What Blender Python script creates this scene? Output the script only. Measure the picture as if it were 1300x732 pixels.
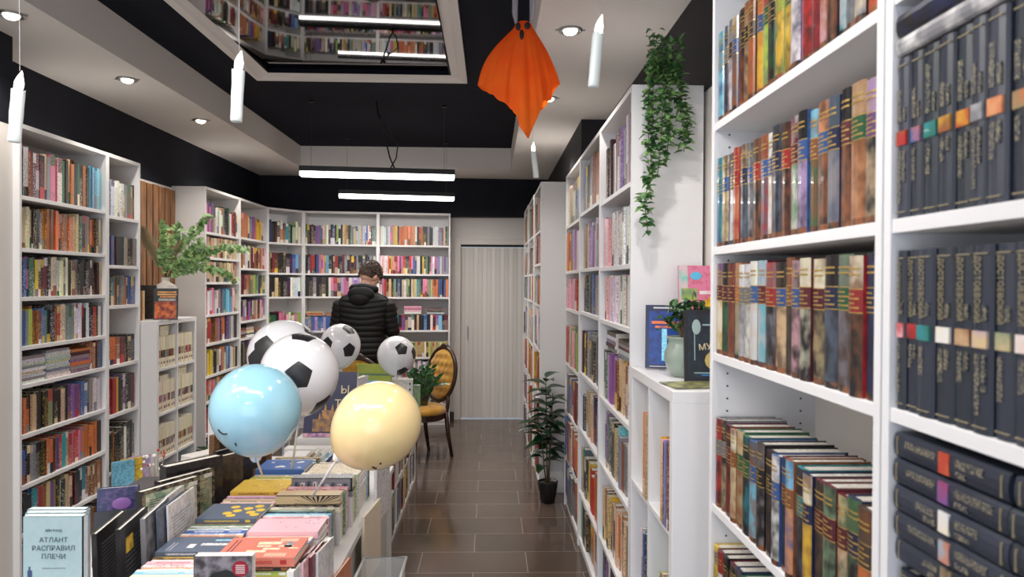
import bpy, bmesh, math, random
from mathutils import Vector, Matrix
random.seed(7)
sc = bpy.context.scene
for o in list(bpy.data.objects): bpy.data.objects.remove(o)
COL = sc.collection
R = math.radians
PI = math.pi

# ---------------------------------------------------------------- camera
cam_d = bpy.data.cameras.new('camera'); cam = bpy.data.objects.new('camera', cam_d); COL.objects.link(cam)
cam_d.sensor_width = 36.0; cam_d.lens = 902.05/1300*36; cam_d.clip_start = .02; cam_d.clip_end = 60
cam_d.dof.use_dof = True; cam_d.dof.focus_distance = 4.2; cam_d.dof.aperture_fstop = 5.6
cam.matrix_world = Matrix.Translation((0, 0, 1.606)) @ Matrix.Rotation(-.030, 4, 'Z') @ Matrix.Rotation(PI/2-.009, 4, 'X') @ Matrix.Rotation(.0057, 4, 'Z')
sc.camera = cam
# ---------------------------------------------------------------- world, exposure, big lights
w = bpy.data.worlds.new('world'); sc.world = w; w.use_nodes = True
w.node_tree.nodes['Background'].inputs[0].default_value = (.75, .85, 1, 1)
w.node_tree.nodes['Background'].inputs[1].default_value = .8
vs = sc.view_settings; vs.view_transform = 'Standard'; vs.look = 'None'; vs.exposure = 0.15; vs.gamma = 1; vs.use_curve_mapping = False
def area(name, loc, rot, sx, sy, power, col):
    l = bpy.data.lights.new(name, 'AREA'); l.shape = 'RECTANGLE'; l.size = sx; l.size_y = sy; l.energy = power; l.color = col
    o = bpy.data.objects.new(name, l); o.location = loc; o.rotation_euler = rot; COL.objects.link(o); return o
area('shop_window_daylight', (-.7, -2.3, 1.45), (R(90), 0, 0), 3.0, 2.2, 34, (.78, .88, 1))
def spot(name, loc, power, col=(1, .93, .84), size=2.2, blend=.7):
    l = bpy.data.lights.new(name, 'SPOT'); l.energy = power; l.color = col; l.spot_size = size; l.spot_blend = blend; l.shadow_soft_size = .04
    o = bpy.data.objects.new(name, l); o.location = loc; COL.objects.link(o); return o

# ---------------------------------------------------------------- colours and materials
def lin(c):
    f = lambda v: v/12.92 if v <= .04045 else ((v+.055)/1.055)**2.4
    return tuple(f(v/255) for v in c) + (1.0,)
PAL = dict(k=(28,27,32), w=(222,220,222), m=(104,28,44), r=(186,38,40), o=(214,110,52), y=(226,184,50), g=(38,104,66), b=(52,96,170),
           n=(30,40,84), c=(112,186,216), p=(222,116,156), v=(122,78,148), t=(206,178,134), e=(128,128,136), s=(152,88,50), l=(168,192,70),
           a=(40,138,150), i=(232,220,190), q=(80,60,52), u=(86,98,120), P=(236,178,190), V=(170,140,190), O=(224,150,100), G=(110,140,110), L=(188,174,96), S=(212,116,98))
NAME = dict(k='black', w='white', m='maroon', r='red', o='orange', y='yellow', g='green', b='blue', n='navy', c='light blue', p='pink', v='purple',
            t='tan', e='grey', s='brown', l='lime green', a='teal', i='cream', q='dark brown', u='slate blue', P='pale pink', V='lilac', O='peach', G='sage green', L='olive', S='salmon')
def soften(v, f=.13): g = sum(v)/3; return tuple(q+(g-q)*f for q in v)
C = {k: lin(soften(v)) for k, v in PAL.items()}
def jit(c, a=.12):
    f = 1+random.uniform(-a, a)
    return tuple(min(1, max(0, v*f*(1+random.uniform(-a, a)*.5))) for v in c[:3])+(1.0,)
MATS = {}
def mat(name, col, rough=.5, metal=0, spec=.5, trans=0, coat=0, emit=None, es=0, alpha=1, sheen=0, sss=0):
    if name in MATS: return MATS[name]
    m = bpy.data.materials.new(name); m.use_nodes = True; b = m.node_tree.nodes['Principled BSDF']
    c = lin(col) if len(col) == 3 and max(col) > 1 else tuple(col)[:3]+(1,)
    b.inputs['Base Color'].default_value = c; b.inputs['Roughness'].default_value = rough; b.inputs['Metallic'].default_value = metal
    b.inputs['Specular IOR Level'].default_value = spec; b.inputs['Transmission Weight'].default_value = trans; b.inputs['Coat Weight'].default_value = coat
    b.inputs['Alpha'].default_value = alpha
    if sheen: b.inputs['Sheen Weight'].default_value = sheen
    if sss: b.inputs['Subsurface Weight'].default_value = sss; b.inputs['Subsurface Radius'].default_value = (.05, .05, .05); b.inputs['Subsurface Scale'].default_value = 1
    if emit: b.inputs['Emission Color'].default_value = lin(emit); b.inputs['Emission Strength'].default_value = es
    MATS[name] = m; return m
def nodes_of(m): return m.node_tree.nodes, m.node_tree.links, m.node_tree.nodes['Principled BSDF']
def noise_mat(name, c1, c2, scale, rough=.5, detail=3, stretch=(1, 1, 1), bump=0, lo=.4, hi=.6, coat=0, spec=.5):
    if name in MATS: return MATS[name]
    m = mat(name, c1, rough, coat=coat, spec=spec); N, L, b = nodes_of(m)
    tc = N.new('ShaderNodeTexCoord'); mp = N.new('ShaderNodeMapping'); mp.inputs['Scale'].default_value = stretch
    nz = N.new('ShaderNodeTexNoise'); nz.inputs['Scale'].default_value = scale; nz.inputs['Detail'].default_value = detail
    cr = N.new('ShaderNodeValToRGB'); cr.color_ramp.elements[0].color = lin(c1); cr.color_ramp.elements[1].color = lin(c2)
    cr.color_ramp.elements[0].position = lo; cr.color_ramp.elements[1].position = hi
    L.new(tc.outputs['Object'], mp.inputs[0]); L.new(mp.outputs[0], nz.inputs[0]); L.new(nz.outputs[0], cr.inputs[0]); L.new(cr.outputs[0], b.inputs['Base Color'])
    if bump:
        bp = N.new('ShaderNodeBump'); bp.inputs['Strength'].default_value = bump; bp.inputs['Distance'].default_value = .01
        L.new(nz.outputs[0], bp.inputs['Height']); L.new(bp.outputs[0], b.inputs['Normal'])
    return m
def print_mat(name, rough, coat, scale, lo=.50, hi=.58, amt=.5):
    # printed paper and cloth: base colour and ink colour come from the mesh, the ink falls in small noisy patches
    m = mat(name, (200,200,200), rough, coat=coat); N, L, b = nodes_of(m)
    a1 = N.new('ShaderNodeAttribute'); a1.attribute_name = 'col'; a2 = N.new('ShaderNodeAttribute'); a2.attribute_name = 'ink'
    g = N.new('ShaderNodeNewGeometry'); nz = N.new('ShaderNodeTexNoise'); nz.inputs['Scale'].default_value = scale; nz.inputs['Detail'].default_value = 2.5
    cr = N.new('ShaderNodeValToRGB'); cr.color_ramp.elements[0].position = lo; cr.color_ramp.elements[1].position = hi
    mx = N.new('ShaderNodeMix'); mx.data_type = 'RGBA'
    L.new(g.outputs['Position'], nz.inputs[0]); L.new(nz.outputs[0], cr.inputs[0]); cr.color_ramp.elements[1].color = (amt, amt, amt, 1); L.new(cr.outputs[0], mx.inputs[0])
    L.new(a1.outputs['Color'], mx.inputs[6]); L.new(a2.outputs['Color'], mx.inputs[7]); L.new(mx.outputs[2], b.inputs['Base Color'])
    return m
M_PRINT = print_mat('printed_cover', .42, 0, 150)
M_GLOSS = print_mat('glossy_cover', .34, .12, 60, .45, .62, .35)
M_ART = print_mat('painted_art', .32, .15, 34, .38, .64, .8)
M_LEATHER = print_mat('navy_cloth', .42, 0, 60, .35, .7)
M_LETTERS = print_mat('small_print', .5, 0, 420, .44, .5, 1)
M_PAGES = noise_mat('page_edges', (232,228,220), (206,200,190), 220, .8, stretch=(1, 1, 1))
M_WHITE = mat('white_laminate', (226,224,224), .42)
M_WHITE2 = mat('white_laminate_cool', (226,226,230), .42)
M_WALL = mat('white_wall_paint', (222,217,212), .7)
M_BLACK = noise_mat('black_wall_paint', (15,18,29), (20,23,35), 6, .75, spec=.3)
M_CEILBLACK = noise_mat('black_ceiling_paint', (13,16,29), (16,19,33), 4, .8, spec=.15)
M_SOFFIT = mat('soffit_paint', (228,224,220), .8)
M_RISER = mat('riser_paint', (168,160,158), .8)
M_GOLD = mat('gold_foil', (196,164,96), .35, .6)
M_METAL = mat('brushed_metal', (170,170,172), .3, 1)
M_DARKMETAL = mat('dark_metal', (40,40,42), .4, .8)

# ---------------------------------------------------------------- mesh builder
class MB:
    def __init__(s): s.v = []; s.f = []; s.c = []; s.i = []; s.m = []; s.M = None; s.mats = []
    def mi(s, m):
        if m not in s.mats: s.mats.append(m)
        return s.mats.index(m)
    def vert(s, p):
        p = Vector(p)
        if s.M is not None: p = s.M @ p
        s.v.append(tuple(p)); return len(s.v)-1
    def face(s, pts, m, col=(.8, .8, .8, 1), ink=None):
        s.f.append([s.vert(p) for p in pts]); s.c.append(col); s.i.append(ink or col); s.m.append(s.mi(m))
    def idxface(s, idx, m, col=(.8, .8, .8, 1), ink=None):
        s.f.append(list(idx)); s.c.append(col); s.i.append(ink or col); s.m.append(s.mi(m))
    def box(s, x0, x1, y0, y1, z0, z1, m, col=(.8, .8, .8, 1), ink=None, skip=''):
        b = len(s.v)
        for p in ((x0,y0,z0),(x1,y0,z0),(x1,y1,z0),(x0,y1,z0),(x0,y0,z1),(x1,y0,z1),(x1,y1,z1),(x0,y1,z1)): s.vert(p)
        for n, q in (('b',(0,3,2,1)),('t',(4,5,6,7)),('f',(0,1,5,4)),('r',(1,2,6,5)),('k',(2,3,7,6)),('l',(3,0,4,7))):
            if n not in skip: s.idxface([b+j for j in q], m, col, ink)
    def tube(s, pts, rad, m, n=8, col=(.8, .8, .8, 1), cap=True):
        pts = [Vector(p) for p in pts]
        if not isinstance(rad, (list, tuple)): rad = [rad]*len(pts)
        rings = []; up = None
        for k, p in enumerate(pts):
            t = (pts[min(k+1, len(pts)-1)]-pts[max(k-1, 0)])
            t = t.normalized() if t.length > 1e-9 else Vector((0, 0, 1))
            if up is None:
                up = Vector((1, 0, 0)) if abs(t.x) < .8 else Vector((0, 1, 0))
            a = (up-t*up.dot(t)).normalized(); b = t.cross(a); up = a
            r = rad[k]; rx, ry = r if isinstance(r, (tuple, list)) else (r, r)
            rings.append([s.vert(p+a*(rx*math.cos(2*PI*j/n))+b*(ry*math.sin(2*PI*j/n))) for j in range(n)])
        for k in range(len(rings)-1):
            A, B = rings[k], rings[k+1]
            for j in range(n): s.idxface((A[j], A[(j+1)%n], B[(j+1)%n], B[j]), m, col)
        if cap: s.idxface(rings[0][::-1], m, col); s.idxface(rings[-1], m, col)
    def lathe(s, prof, m, n=20, c=(0, 0, 0), col=(.8, .8, .8, 1), sq=None):
        rings = []
        for (r, z) in prof:
            rings.append([s.vert((c[0]+r*math.cos(2*PI*j/n), c[1]+r*math.sin(2*PI*j/n), c[2]+z)) for j in range(n)])
        for k in range(len(rings)-1):
            A, B = rings[k], rings[k+1]
            for j in range(n): s.idxface((A[j], A[(j+1)%n], B[(j+1)%n], B[j]), m, col)
        s.idxface(rings[0][::-1], m, col); s.idxface(rings[-1], m, col)
    def ball(s, c, r, m, nu=16, nv=10, col=(.8, .8, .8, 1)):
        rx, ry, rz = r if isinstance(r, (tuple, list)) else (r, r, r)
        prof = [(math.sin(PI*k/nv), -math.cos(PI*k/nv)) for k in range(nv+1)]
        rings = []
        for (q, z) in prof:
            q = max(q, 1e-4)
            rings.append([s.vert((c[0]+rx*q*math.cos(2*PI*j/nu), c[1]+ry*q*math.sin(2*PI*j/nu), c[2]+rz*z)) for j in range(nu)])
        for k in range(nv):
            A, B = rings[k], rings[k+1]
            for j in range(nu): s.idxface((A[j], A[(j+1)%nu], B[(j+1)%nu], B[j]), m, col)
    def build(s, name, parent=None, smooth=False, bevel=0, M=None):
        me = bpy.data.meshes.new(name); me.from_pydata(s.v, [], s.f)
        for m in s.mats: me.materials.append(m)
        if s.mats:
            me.polygons.foreach_set('material_index', s.m)
            if any(m.name in ATTRM for m in s.mats):
                for an, src in (('col', s.c), ('ink', s.i)):
                    at = me.color_attributes.new(an, 'FLOAT_COLOR', 'CORNER'); buf = []
                    for f, cc in zip(s.f, src):
                        for _ in f: buf.extend(cc)
                    at.data.foreach_set('color', buf)
        if smooth: me.polygons.foreach_set('use_smooth', [True]*len(s.f))
        me.update()
        o = bpy.data.objects.new(name, me); COL.objects.link(o)
        if parent: o.parent = parent
        if M is not None: o.matrix_world = M
        if bevel:
            b = o.modifiers.new('bevel', 'BEVEL'); b.width = bevel; b.segments = 2; b.limit_method = 'ANGLE'; b.angle_limit = R(50)
        return o
ATTRM = {'small_print', 'printed_cover', 'glossy_cover', 'painted_art', 'navy_cloth'}
def tag(o, label, cat, group=None, kind=None):
    if label: o['label'] = label
    if cat: o['category'] = cat
    if group: o['group'] = group
    if kind: o['kind'] = kind
    return o
def thing(name, label, cat, loc=(0, 0, 0), rz=0, group=None):
    o = bpy.data.objects.new(name, None); COL.objects.link(o); o.location = loc; o.rotation_euler = (0, 0, rz); o.empty_display_size = .1
    return tag(o, label, cat, group)
def part(name, parent, m, f, smooth=False, bevel=0):
    b = MB(); f(b, m); return b.build(name, parent, smooth, bevel)
def boxpart(name, parent, m, *bx, bevel=0):
    b = MB(); b.box(*bx, m); return b.build(name, parent, False, bevel)
def struct(name, boxes, m, bevel=0):
    b = MB()
    for bx in boxes: b.box(*bx, m)
    o = b.build(name, None, False, bevel); o['kind'] = 'structure'; return o
def text(body, size, m, parent, Mx, name='lettering', ext=.0004, align='CENTER', sx=1):
    cu = bpy.data.curves.new(name, 'FONT'); cu.body = body; cu.size = size; cu.extrude = ext; cu.align_x = align; cu.align_y = 'CENTER'; cu.resolution_u = 3
    t = bpy.data.objects.new(name, cu); COL.objects.link(t)
    dg = bpy.context.evaluated_depsgraph_get(); dg.update()
    me = bpy.data.meshes.new_from_object(t.evaluated_get(dg)); bpy.data.objects.remove(t)
    me.materials.clear(); me.materials.append(m)
    o = bpy.data.objects.new(name, me); COL.objects.link(o); o.parent = parent
    o.matrix_local = Mx @ Matrix.Diagonal((sx, 1, 1, 1)); return o
ORD = ['first','second','third','fourth','fifth','sixth','seventh','eighth','ninth','tenth','eleventh','twelfth','thirteenth','fourteenth','fifteenth','sixteenth','seventeenth','eighteenth','nineteenth','twentieth']
ORD += ['twenty-'+q for q in ORD[:9]] + ['thirtieth'] + ['thirty-'+q for q in ORD[:9]] + ['fortieth']

# ================================================================ THE ROOM
def tile_mat():
    m = mat('brown_gloss_tiles', (84,72,64), .12, spec=.6); N, L, b = nodes_of(m)
    g = N.new('ShaderNodeNewGeometry'); mp = N.new('ShaderNodeMapping'); mp.inputs['Location'].default_value = (.09, -3.915+.305*12, 0)
    br = N.new('ShaderNodeTexBrick'); br.inputs['Scale'].default_value = 1; br.inputs['Brick Width'].default_value = .61; br.inputs['Row Height'].default_value = .305
    br.inputs['Mortar Size'].default_value = .0022; br.offset = .5; br.inputs['Mortar Smooth'].default_value = .2
    br.inputs['Color1'].default_value = lin((92,79,70)); br.inputs['Color2'].default_value = lin((82,70,63)); br.inputs['Mortar'].default_value = lin((150,138,126))
    nz = N.new('ShaderNodeTexNoise'); nz.inputs['Scale'].default_value = 3.2; nz.inputs['Detail'].default_value = 6
    mr = N.new('ShaderNodeMapRange'); mr.inputs[1].default_value = .3; mr.inputs[2].default_value = .7; mr.inputs[3].default_value = .07; mr.inputs[4].default_value = .22
    nz2 = N.new('ShaderNodeTexNoise'); nz2.inputs['Scale'].default_value = 1.5; bp = N.new('ShaderNodeBump'); bp.inputs['Strength'].default_value = .08; bp.inputs['Distance'].default_value = .02
    L.new(g.outputs['Position'], mp.inputs[0]); L.new(mp.outputs[0], br.inputs[0]); L.new(br.outputs[0], b.inputs['Base Color'])
    L.new(g.outputs['Position'], nz.inputs[0]); L.new(nz.outputs[0], mr.inputs[0]); L.new(mr.outputs[0], b.inputs['Roughness'])
    L.new(g.outputs['Position'], nz2.inputs[0]); L.new(nz2.outputs[0], bp.inputs['Height']); L.new(bp.outputs[0], b.inputs['Normal'])
    return m
struct('floor', [(-2.9, 1.2, -2.6, 8.6, -.1, 0)], tile_mat())
ZS, ZT, ZB = 2.785, 3.007, 2.355
WL = struct('wall_left', [(-2.75, -2.59, 3.544, 8.45, 0, ZB), (-2.75, -2.335, -2.4, 3.544, 0, ZB)], M_WALL)
struct('wall_left_upper', [(-2.75, -2.59, 3.544, 8.45, ZB, 3.05), (-2.75, -2.335, -2.4, 3.544, ZB, 3.05)], M_BLACK)
struct('wall_right', [(.835, 1.0, -2.4, 8.45, 0, ZB)], M_WALL)
struct('wall_right_upper', [(.83, 1.0, -2.4, 8.45, ZB, 3.05), (.65, .83, 5.13, 8.12, 2.375, 2.7849)], mat('dark_grey_wall_paint', (38,37,42), .75, spec=.3))
# back wall with the doorway
DX0, DX1, DZ = -.35, .42, 2.04
struct('wall_back', [(-2.75, DX0, 8.30, 8.45, 0, ZB), (DX1, 1.0, 8.30, 8.45, 0, ZB), (DX0, DX1, 8.30, 8.45, DZ, ZB)], M_WALL)
def f(b, m):
    x0, x1 = -2.59, .83
    y0, y1 = 8.03, 8.17
    p = [(x0,y0,ZB),(x1,y1,ZB),(x1,8.45,ZB),(x0,8.45,ZB),(x0,y0,ZS-.0001),(x1,y1,ZS-.0001),(x1,8.45,ZS-.0001),(x0,8.45,ZS-.0001)]
    for q in ((0,3,2,1),(4,5,6,7),(0,1,5,4),(1,2,6,5),(2,3,7,6),(3,0,4,7)): b.face([p[j] for j in q], m)
o = part('wall_back_upper', None, M_BLACK, f); o['kind'] = 'structure'
struct('wall_front', [(-2.75, -2.3, -2.6, -2.4, 0, 3.05), (.9, 1.0, -2.6, -2.4, 0, 3.05), (-2.3, .9, -2.6, -2.4, 0, .25), (-2.3, .9, -2.6, -2.4, 2.6, 3.05)], M_WALL)
struct('ceiling', [(-2.75, -1.5, -2.6, 8.45, ZT, 3.12), (-.28, 1.0, -2.6, 8.45, ZT, 3.12), (-1.5, -.28, -2.6, 1.31, ZT, 3.12), (-1.5, -.28, 4.83, 8.45, ZT, 3.12), (-1.5, -.28, 1.31, 4.83, 3.10, 3.12)], M_CEILBLACK)
so = MB()
for bx in ((-2.75, -1.979, -2.6, 8.45), (.206, 1.0, -2.6, 8.45)): so.box(bx[0], bx[1], bx[2], bx[3], ZS, ZT-.0005, M_SOFFIT)
so.box(-1.979, .206, 7.45, 8.45, ZS, ZT-.0005, M_SOFFIT); so.box(-1.979, .206, -2.6, -.6, ZS, ZT-.0005, M_SOFFIT)
o = so.build('ceiling_soffit'); o['kind'] = 'structure'
# recessed mirror-gloss stretch ceiling and its moulded frame
fr = MB()
X0, X1, Y0, Y1 = -1.61, -.17, 1.2, 4.94
prof = [(0, ZT), (0, ZT-.03), (.045, ZT-.03), (.06, ZT-.018), (.105, ZT-.004)]
def rect(i, z): return [(X0+i, Y0+i, z), (X1-i, Y0+i, z), (X1-i, Y1-i, z), (X0+i, Y1-i, z)]
for a, b_ in zip(prof[:-1], prof[1:]):
    A, B = rect(*a), rect(*b_)
    for j in range(4): fr.face([A[j], A[(j+1)%4], B[(j+1)%4], B[j]], M_SOFFIT)
o = fr.build('trim_1'); o['kind'] = 'structure'
fr = MB(); A, B = rect(.105, ZT-.004), rect(.118, ZT-.006)
for j in range(4): fr.face([A[j], A[(j+1)%4], B[(j+1)%4], B[j]], M_BLACK)
o = fr.build('trim_2'); o['kind'] = 'structure'
mg = mat('gloss_stretch_film', (104,102,104), .035, 1)
def f(b, m):      # stretched film sagging slightly towards its middle
    n = 48; xa, xb, ya, yb = -1.5, -.28, Y0+.11, Y1-.11; g = []
    for i in range(n+1):
        for j in range(n+1):
            u, v = -1+2*i/n, -1+2*j/n; g.append(b.vert((xa+(xb-xa)*i/n, ya+(yb-ya)*j/n, ZT+.024-.050*(1-v*v))))
    for i in range(n):
        for j in range(n): b.idxface((g[i*(n+1)+j], g[i*(n+1)+j+1], g[(i+1)*(n+1)+j+1], g[(i+1)*(n+1)+j]), m)
o = part('ceiling_panel', None, mg, f, True); o['kind'] = 'structure'
# doorway: architrave, header and folding accordion door
M_DOOR = mat('door_white_plastic', (216,211,206), .45)
struct('trim_3', [(DX0-.07, DX0, 8.275, 8.31, 0, DZ+.07), (DX1, DX1+.07, 8.275, 8.31, 0, DZ+.07), (DX0, DX1, 8.275, 8.31, DZ, DZ+.07)], mat('door_frame_white', (214,208,202), .5), .004)
dd = MB(); n = 15; ww = (DX1-DX0)/n
for k in range(n):
    x = DX0+k*ww; y = 8.35+(.004 if k % 2 else 0); y2 = 8.35+(0 if k % 2 else .004)
    dd.face([(x,y,.012),(x+ww*.86,y2,.012),(x+ww*.86,y2,DZ-.03),(x,y,DZ-.03)], M_DOOR)
    dd.face([(x+ww*.86,y2,.012),(x+ww,y2+.004,.012),(x+ww,y2+.004,DZ-.03),(x+ww*.86,y2,DZ-.03)], M_DOOR)
    dd.face([(x+ww,y2+.004,.012),(x+ww,y2,.012),(x+ww,y2,DZ-.03),(x+ww,y2+.004,DZ-.03)], M_DOOR)
o = dd.build('door_1'); o['kind'] = 'structure'; sm = o.modifiers.new('t', 'SOLIDIFY'); sm.thickness = .006
h = boxpart('door_handle', o, M_METAL, DX0+.075, DX0+.087, 8.32, 8.345, .93, 1.09, bevel=.003)
boxpart('head_rail', o, M_DARKMETAL, DX0, DX1, 8.33, 8.38, DZ-.025, DZ)
struct('baseboard_back', [(DX0-.16, DX0-.07, 8.28, 8.3, 0, .09)], mat('dark_plinth', (60,52,48), .5))
# wooden slat panel on the left wall
M_WOOD = noise_mat('oak_slats', (150,104,64), (112,74,44), 14, .55, 6, (3, 3, .35))
M_FELT = mat('black_felt', (20,18,18), .95)
t = thing('wood_slat_panel', 'oak slat wall panel beside the tall left bookcases', 'wall panel', (-2.588, 4.77, 0))
boxpart('backing', t, M_FELT, 0, .012, 0, 1.07, .9, 2.33)
y = 0
for k in range(11):
    b = MB(); b.box(.012, .04, y, y+.080, .9, 2.33+random.uniform(-.004, .004), M_WOOD); b.build('slat', t, bevel=.002); y += .097

# ---------------------------------------------------------------- downlights
M_LAMP = mat('lamp_glass_lit', (255,248,236), .4, emit=(255,244,226), es=14)
LD = [(-2.14,3.24,'recessed ceiling spot nearest, over the pilaster edge, top left corner'), (-2.14,4.25,'second recessed ceiling spot, above the wide left bookcase'), (-2.14,5.31,'third recessed ceiling spot on left soffit, above the slat panel'),
      (.365,3.32,'recessed ceiling spot on the right soffit beside the orange ghost'), (.365,4.55,'recessed ceiling spot hidden behind the orange ghost cloth edge')]
for x, y, lb in LD:
    t = thing('recessed_spotlight', lb, 'ceiling light', (x, y, ZS), 0, 'recessed ceiling spots')
    part('bezel', t, M_METAL, lambda b, m: b.lathe([(.034,-.001),(.036,-.008),(.052,-.009),(.058,-.004),(.058,0),(.034,0)], m, 24), True)
    part('bulb', t, M_LAMP, lambda b, m: b.ball((0, 0, -.006), (.033, .033, .018), m), True)
    for s in (-1, 1): boxpart('clip', t, M_METAL, s*.058-.012, s*.058+.012, -.008, .008, -.004, -.0005)
    spot('spot_lamp', (x, y, ZS-.035), 26)
for x, y in ((-2.14, 2.1), (-2.14, .6), (-2.14, 6.4), (.40, 2.1), (.40, .8), (.40, 5.8)): spot('spot_lamp', (x, y, ZS-.03), 24)

# ---------------------------------------------------------------- hanging linear lights
M_TUBE = mat('diffuser_lit', (255,255,255), .4, emit=(255,250,242), es=7)
M_WIRE = mat('steel_wire', (90,90,92), .4, .8); M_CABLE = mat('black_cable', (14,14,15), .5)
def linear(x, y, z, rz, L, lb, wires=True, cable=False):
    t = thing('linear_pendant_light', lb, 'pendant light', (x, y, z), rz, 'hanging linear lights')
    boxpart('housing', t, mat('light_housing', (30,30,32), .5), -L/2, L/2, -.055, .055, .014, .055)
    boxpart('diffuser', t, M_TUBE, -L/2+.004, L/2-.004, -.052, .052, -.020, .014, bevel=.004)
    for s in (-1, 1): part('suspension_wire', t, M_WIRE, lambda b, m: b.tube([(s*L*.43, 0, .05), (s*L*.43, 0, ZT-z-.02)], .0012, m, 5))
    for s in (-1, 1): part('ceiling_cup', t, M_DARKMETAL, lambda b, m: b.lathe([(.018, ZT-z-.012), (.02, ZT-z-.001)], m, 14, (s*L*.43, 0, 0)), True)
    return t
linear(-.89, 5.64, 2.44, R(6), 1.2, 'white linear pendant light, nearer of the two glowing bars', True)
linear(-.93, 7.08, 2.44, R(9), 1.13, 'white linear pendant light, farther bar above the browsing man')
for (x, y, z, p) in ((-.89, 5.64, 2.42, 40), (-.93, 7.08, 2.42, 40), (-.55, 1.35, 2.575, 22), (-1.70, 1.65, 2.575, 22), (-.9, -1.0, 2.6, 18)):
    if p: area('linear_light_glow', (x, y, z), (0, 0, 0), 1.15, .08, p, (1, .965, .92))
linear(-.55, 1.35, 2.6, R(4), 1.2, 'white linear pendant light above the nearest table end')
linear(-1.70, 1.65, 2.6, R(4), 1.0, 'white linear pendant light above the far left, out of view')
b = MB()
pts = [(-.90, 5.6, ZT), (-.89, 5.62, 2.9), (-.86, 5.63, 2.8), (-.83, 5.64, 2.7), (-.80, 5.64, 2.58), (-.76, 5.64, 2.49)]
b.tube(pts, .006, M_CABLE, 6)
b.tube([(-.90, 5.59, ZT), (-.875, 5.6, 2.86), (-.82, 5.6, 2.77), (-.76, 5.6, 2.72), (-.735, 5.62, 2.68), (-.75, 5.64, 2.58), (-.80, 5.64, 2.49)], .005, M_CABLE, 6)
for z in (2.9, 2.82, 2.74): b.ball((-.87+(2.9-z)*.4, 5.61, z), .012, M_CABLE, 8, 6)
tag(b.build('power_cable', None, True), 'tangled black cable dropping from the black ceiling to the nearer light bar', 'cable')

# ================================================================ BOOKS
def cover_book(t, h, d, col, ink, zones, pages=True):
    """upright hardback, spine towards -y; x 0..t, y 0..d, z 0..h; root mesh = case, child pages"""
    b = MB(); r = min(t*.22, .006); n = 5
    arc = [(t*.5-math.cos(PI*j/n)*t*.5, r-math.sin(PI*j/n)*r) for j in range(n+1)]
    cuts = [0]+[z for z in zones['cuts']]+[h]
    for a, c, (cc, ii, mm) in zip(cuts[:-1], cuts[1:], zones['cols']):
        for j in range(n):
            b.face([(arc[j][0], arc[j][1], a), (arc[j+1][0], arc[j+1][1], a), (arc[j+1][0], arc[j+1][1], c), (arc[j][0], arc[j][1], c)], mm, cc, ii)
    for z, flip in ((0, True), (h, False)):
        pg = [(p[0], p[1], z) for p in arc]+[(t, r+.004, z), (0, r+.004, z)]
        b.face(pg[::-1] if flip else pg, zones['cols'][-1][2], col, col)
    q = .0026
    b.box(0, q, r, d, 0, h, M_GLOSS, col, ink); b.box(t-q, t, r, d, 0, h, M_GLOSS, col, ink)
    o = b.build('hardback_book')
    if pages:
        p = MB(); p.box(q, t-q, r+.004, d-.004, .003, h-.003, M_PAGES); p.build('page_block', o)
    return o
def case_matrix(x, y, z, rz): return Matrix.Translation((x, y, z)) @ Matrix.Rotation(rz, 4, 'Z')
def place(o, Mc, s, n, z, lean=0):
    o.matrix_world = Mc @ Matrix.Translation((s, n, z)) @ Matrix.Rotation(lean, 4, 'Y'); return o
FAR = MB()      # every book too far away to be told apart
def spine_cols(c):
    base = jit(C[c], .25); lum = sum(base[:3])/3
    ink = random.choice([C['w'], C['t'], C['i'], C['y'], C['r']]) if lum < .25 else random.choice([C['k'], C['n'], C['r'], C['g'], C['m'], C['e']])
    return base, ink
def soft_book(b, t, h, d, c, fancy=True):
    base, ink = spine_cols(c); q = .0012
    if fancy and random.random() < .75:
        z1 = h*random.uniform(.12, .35); z2 = h*random.uniform(.62, .88)
        zz = [(0, z1, jit(random.choice([base, base, ink, C[random.choice('ketsw')]])), ink), (z1, z2, base, ink if random.random() < .75 else base), (z2, h, jit(random.choice([base, base, base, ink])), base)]
    else: zz = [(0, h, base, base)]
    for a, e, cc, ii in zz: b.face([(0, 0, a), (t, 0, a), (t, 0, e), (0, 0, e)], M_PRINT, cc, ii)
    b.box(0, q, 0, d, 0, h, M_PRINT, base, ink, 'fk'); b.box(t-q, t, 0, d, 0, h, M_PRINT, base, ink, 'fk')
    b.box(q, t-q, .002, d-.003, .001, h-.002, M_PAGES, skip='fb')
    b.face([(q, 0, h-.0008), (t-q, 0, h-.0008), (t-q, .003, h-.0008), (q, .003, h-.0008)], M_PRINT, base, base)
def row(Mc, s0, s1, z, cols, h=(.19, .235), d=(.13, .16), n0=.015, mode='far', where='', kind='paperback', group=None, fancy=True, wv=.3, nj=.018):
    N = len(cols); ws = [random.uniform(1-wv, 1+wv) for _ in cols]; k = (s1-s0)/sum(ws); s = s0
    for j, c in enumerate(cols):
        t = ws[j]*k; hh = random.uniform(*h); dd = random.uniform(*d); nn = n0+random.uniform(0, nj)
        if c != ' ':
            if mode == 'far':
                FAR.M = Mc @ Matrix.Translation((s+.0003, nn, z)); soft_book(FAR, t-.0006, hh, dd, c, fancy)
            else:
                b = MB(); soft_book(b, t-.0008, hh, dd, c, fancy)
                o = b.build(kind+'_book' if kind != 'comic' else 'comic_volume'); place(o, Mc, s+.0004, nn, z)
                tag(o, '%s %s, %s from left, %s' % (NAME[c], 'comic volume' if kind == 'comic' else 'paperback', ORD[j], where), 'comic book' if kind == 'comic' else 'book', group)
        s += t
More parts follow.
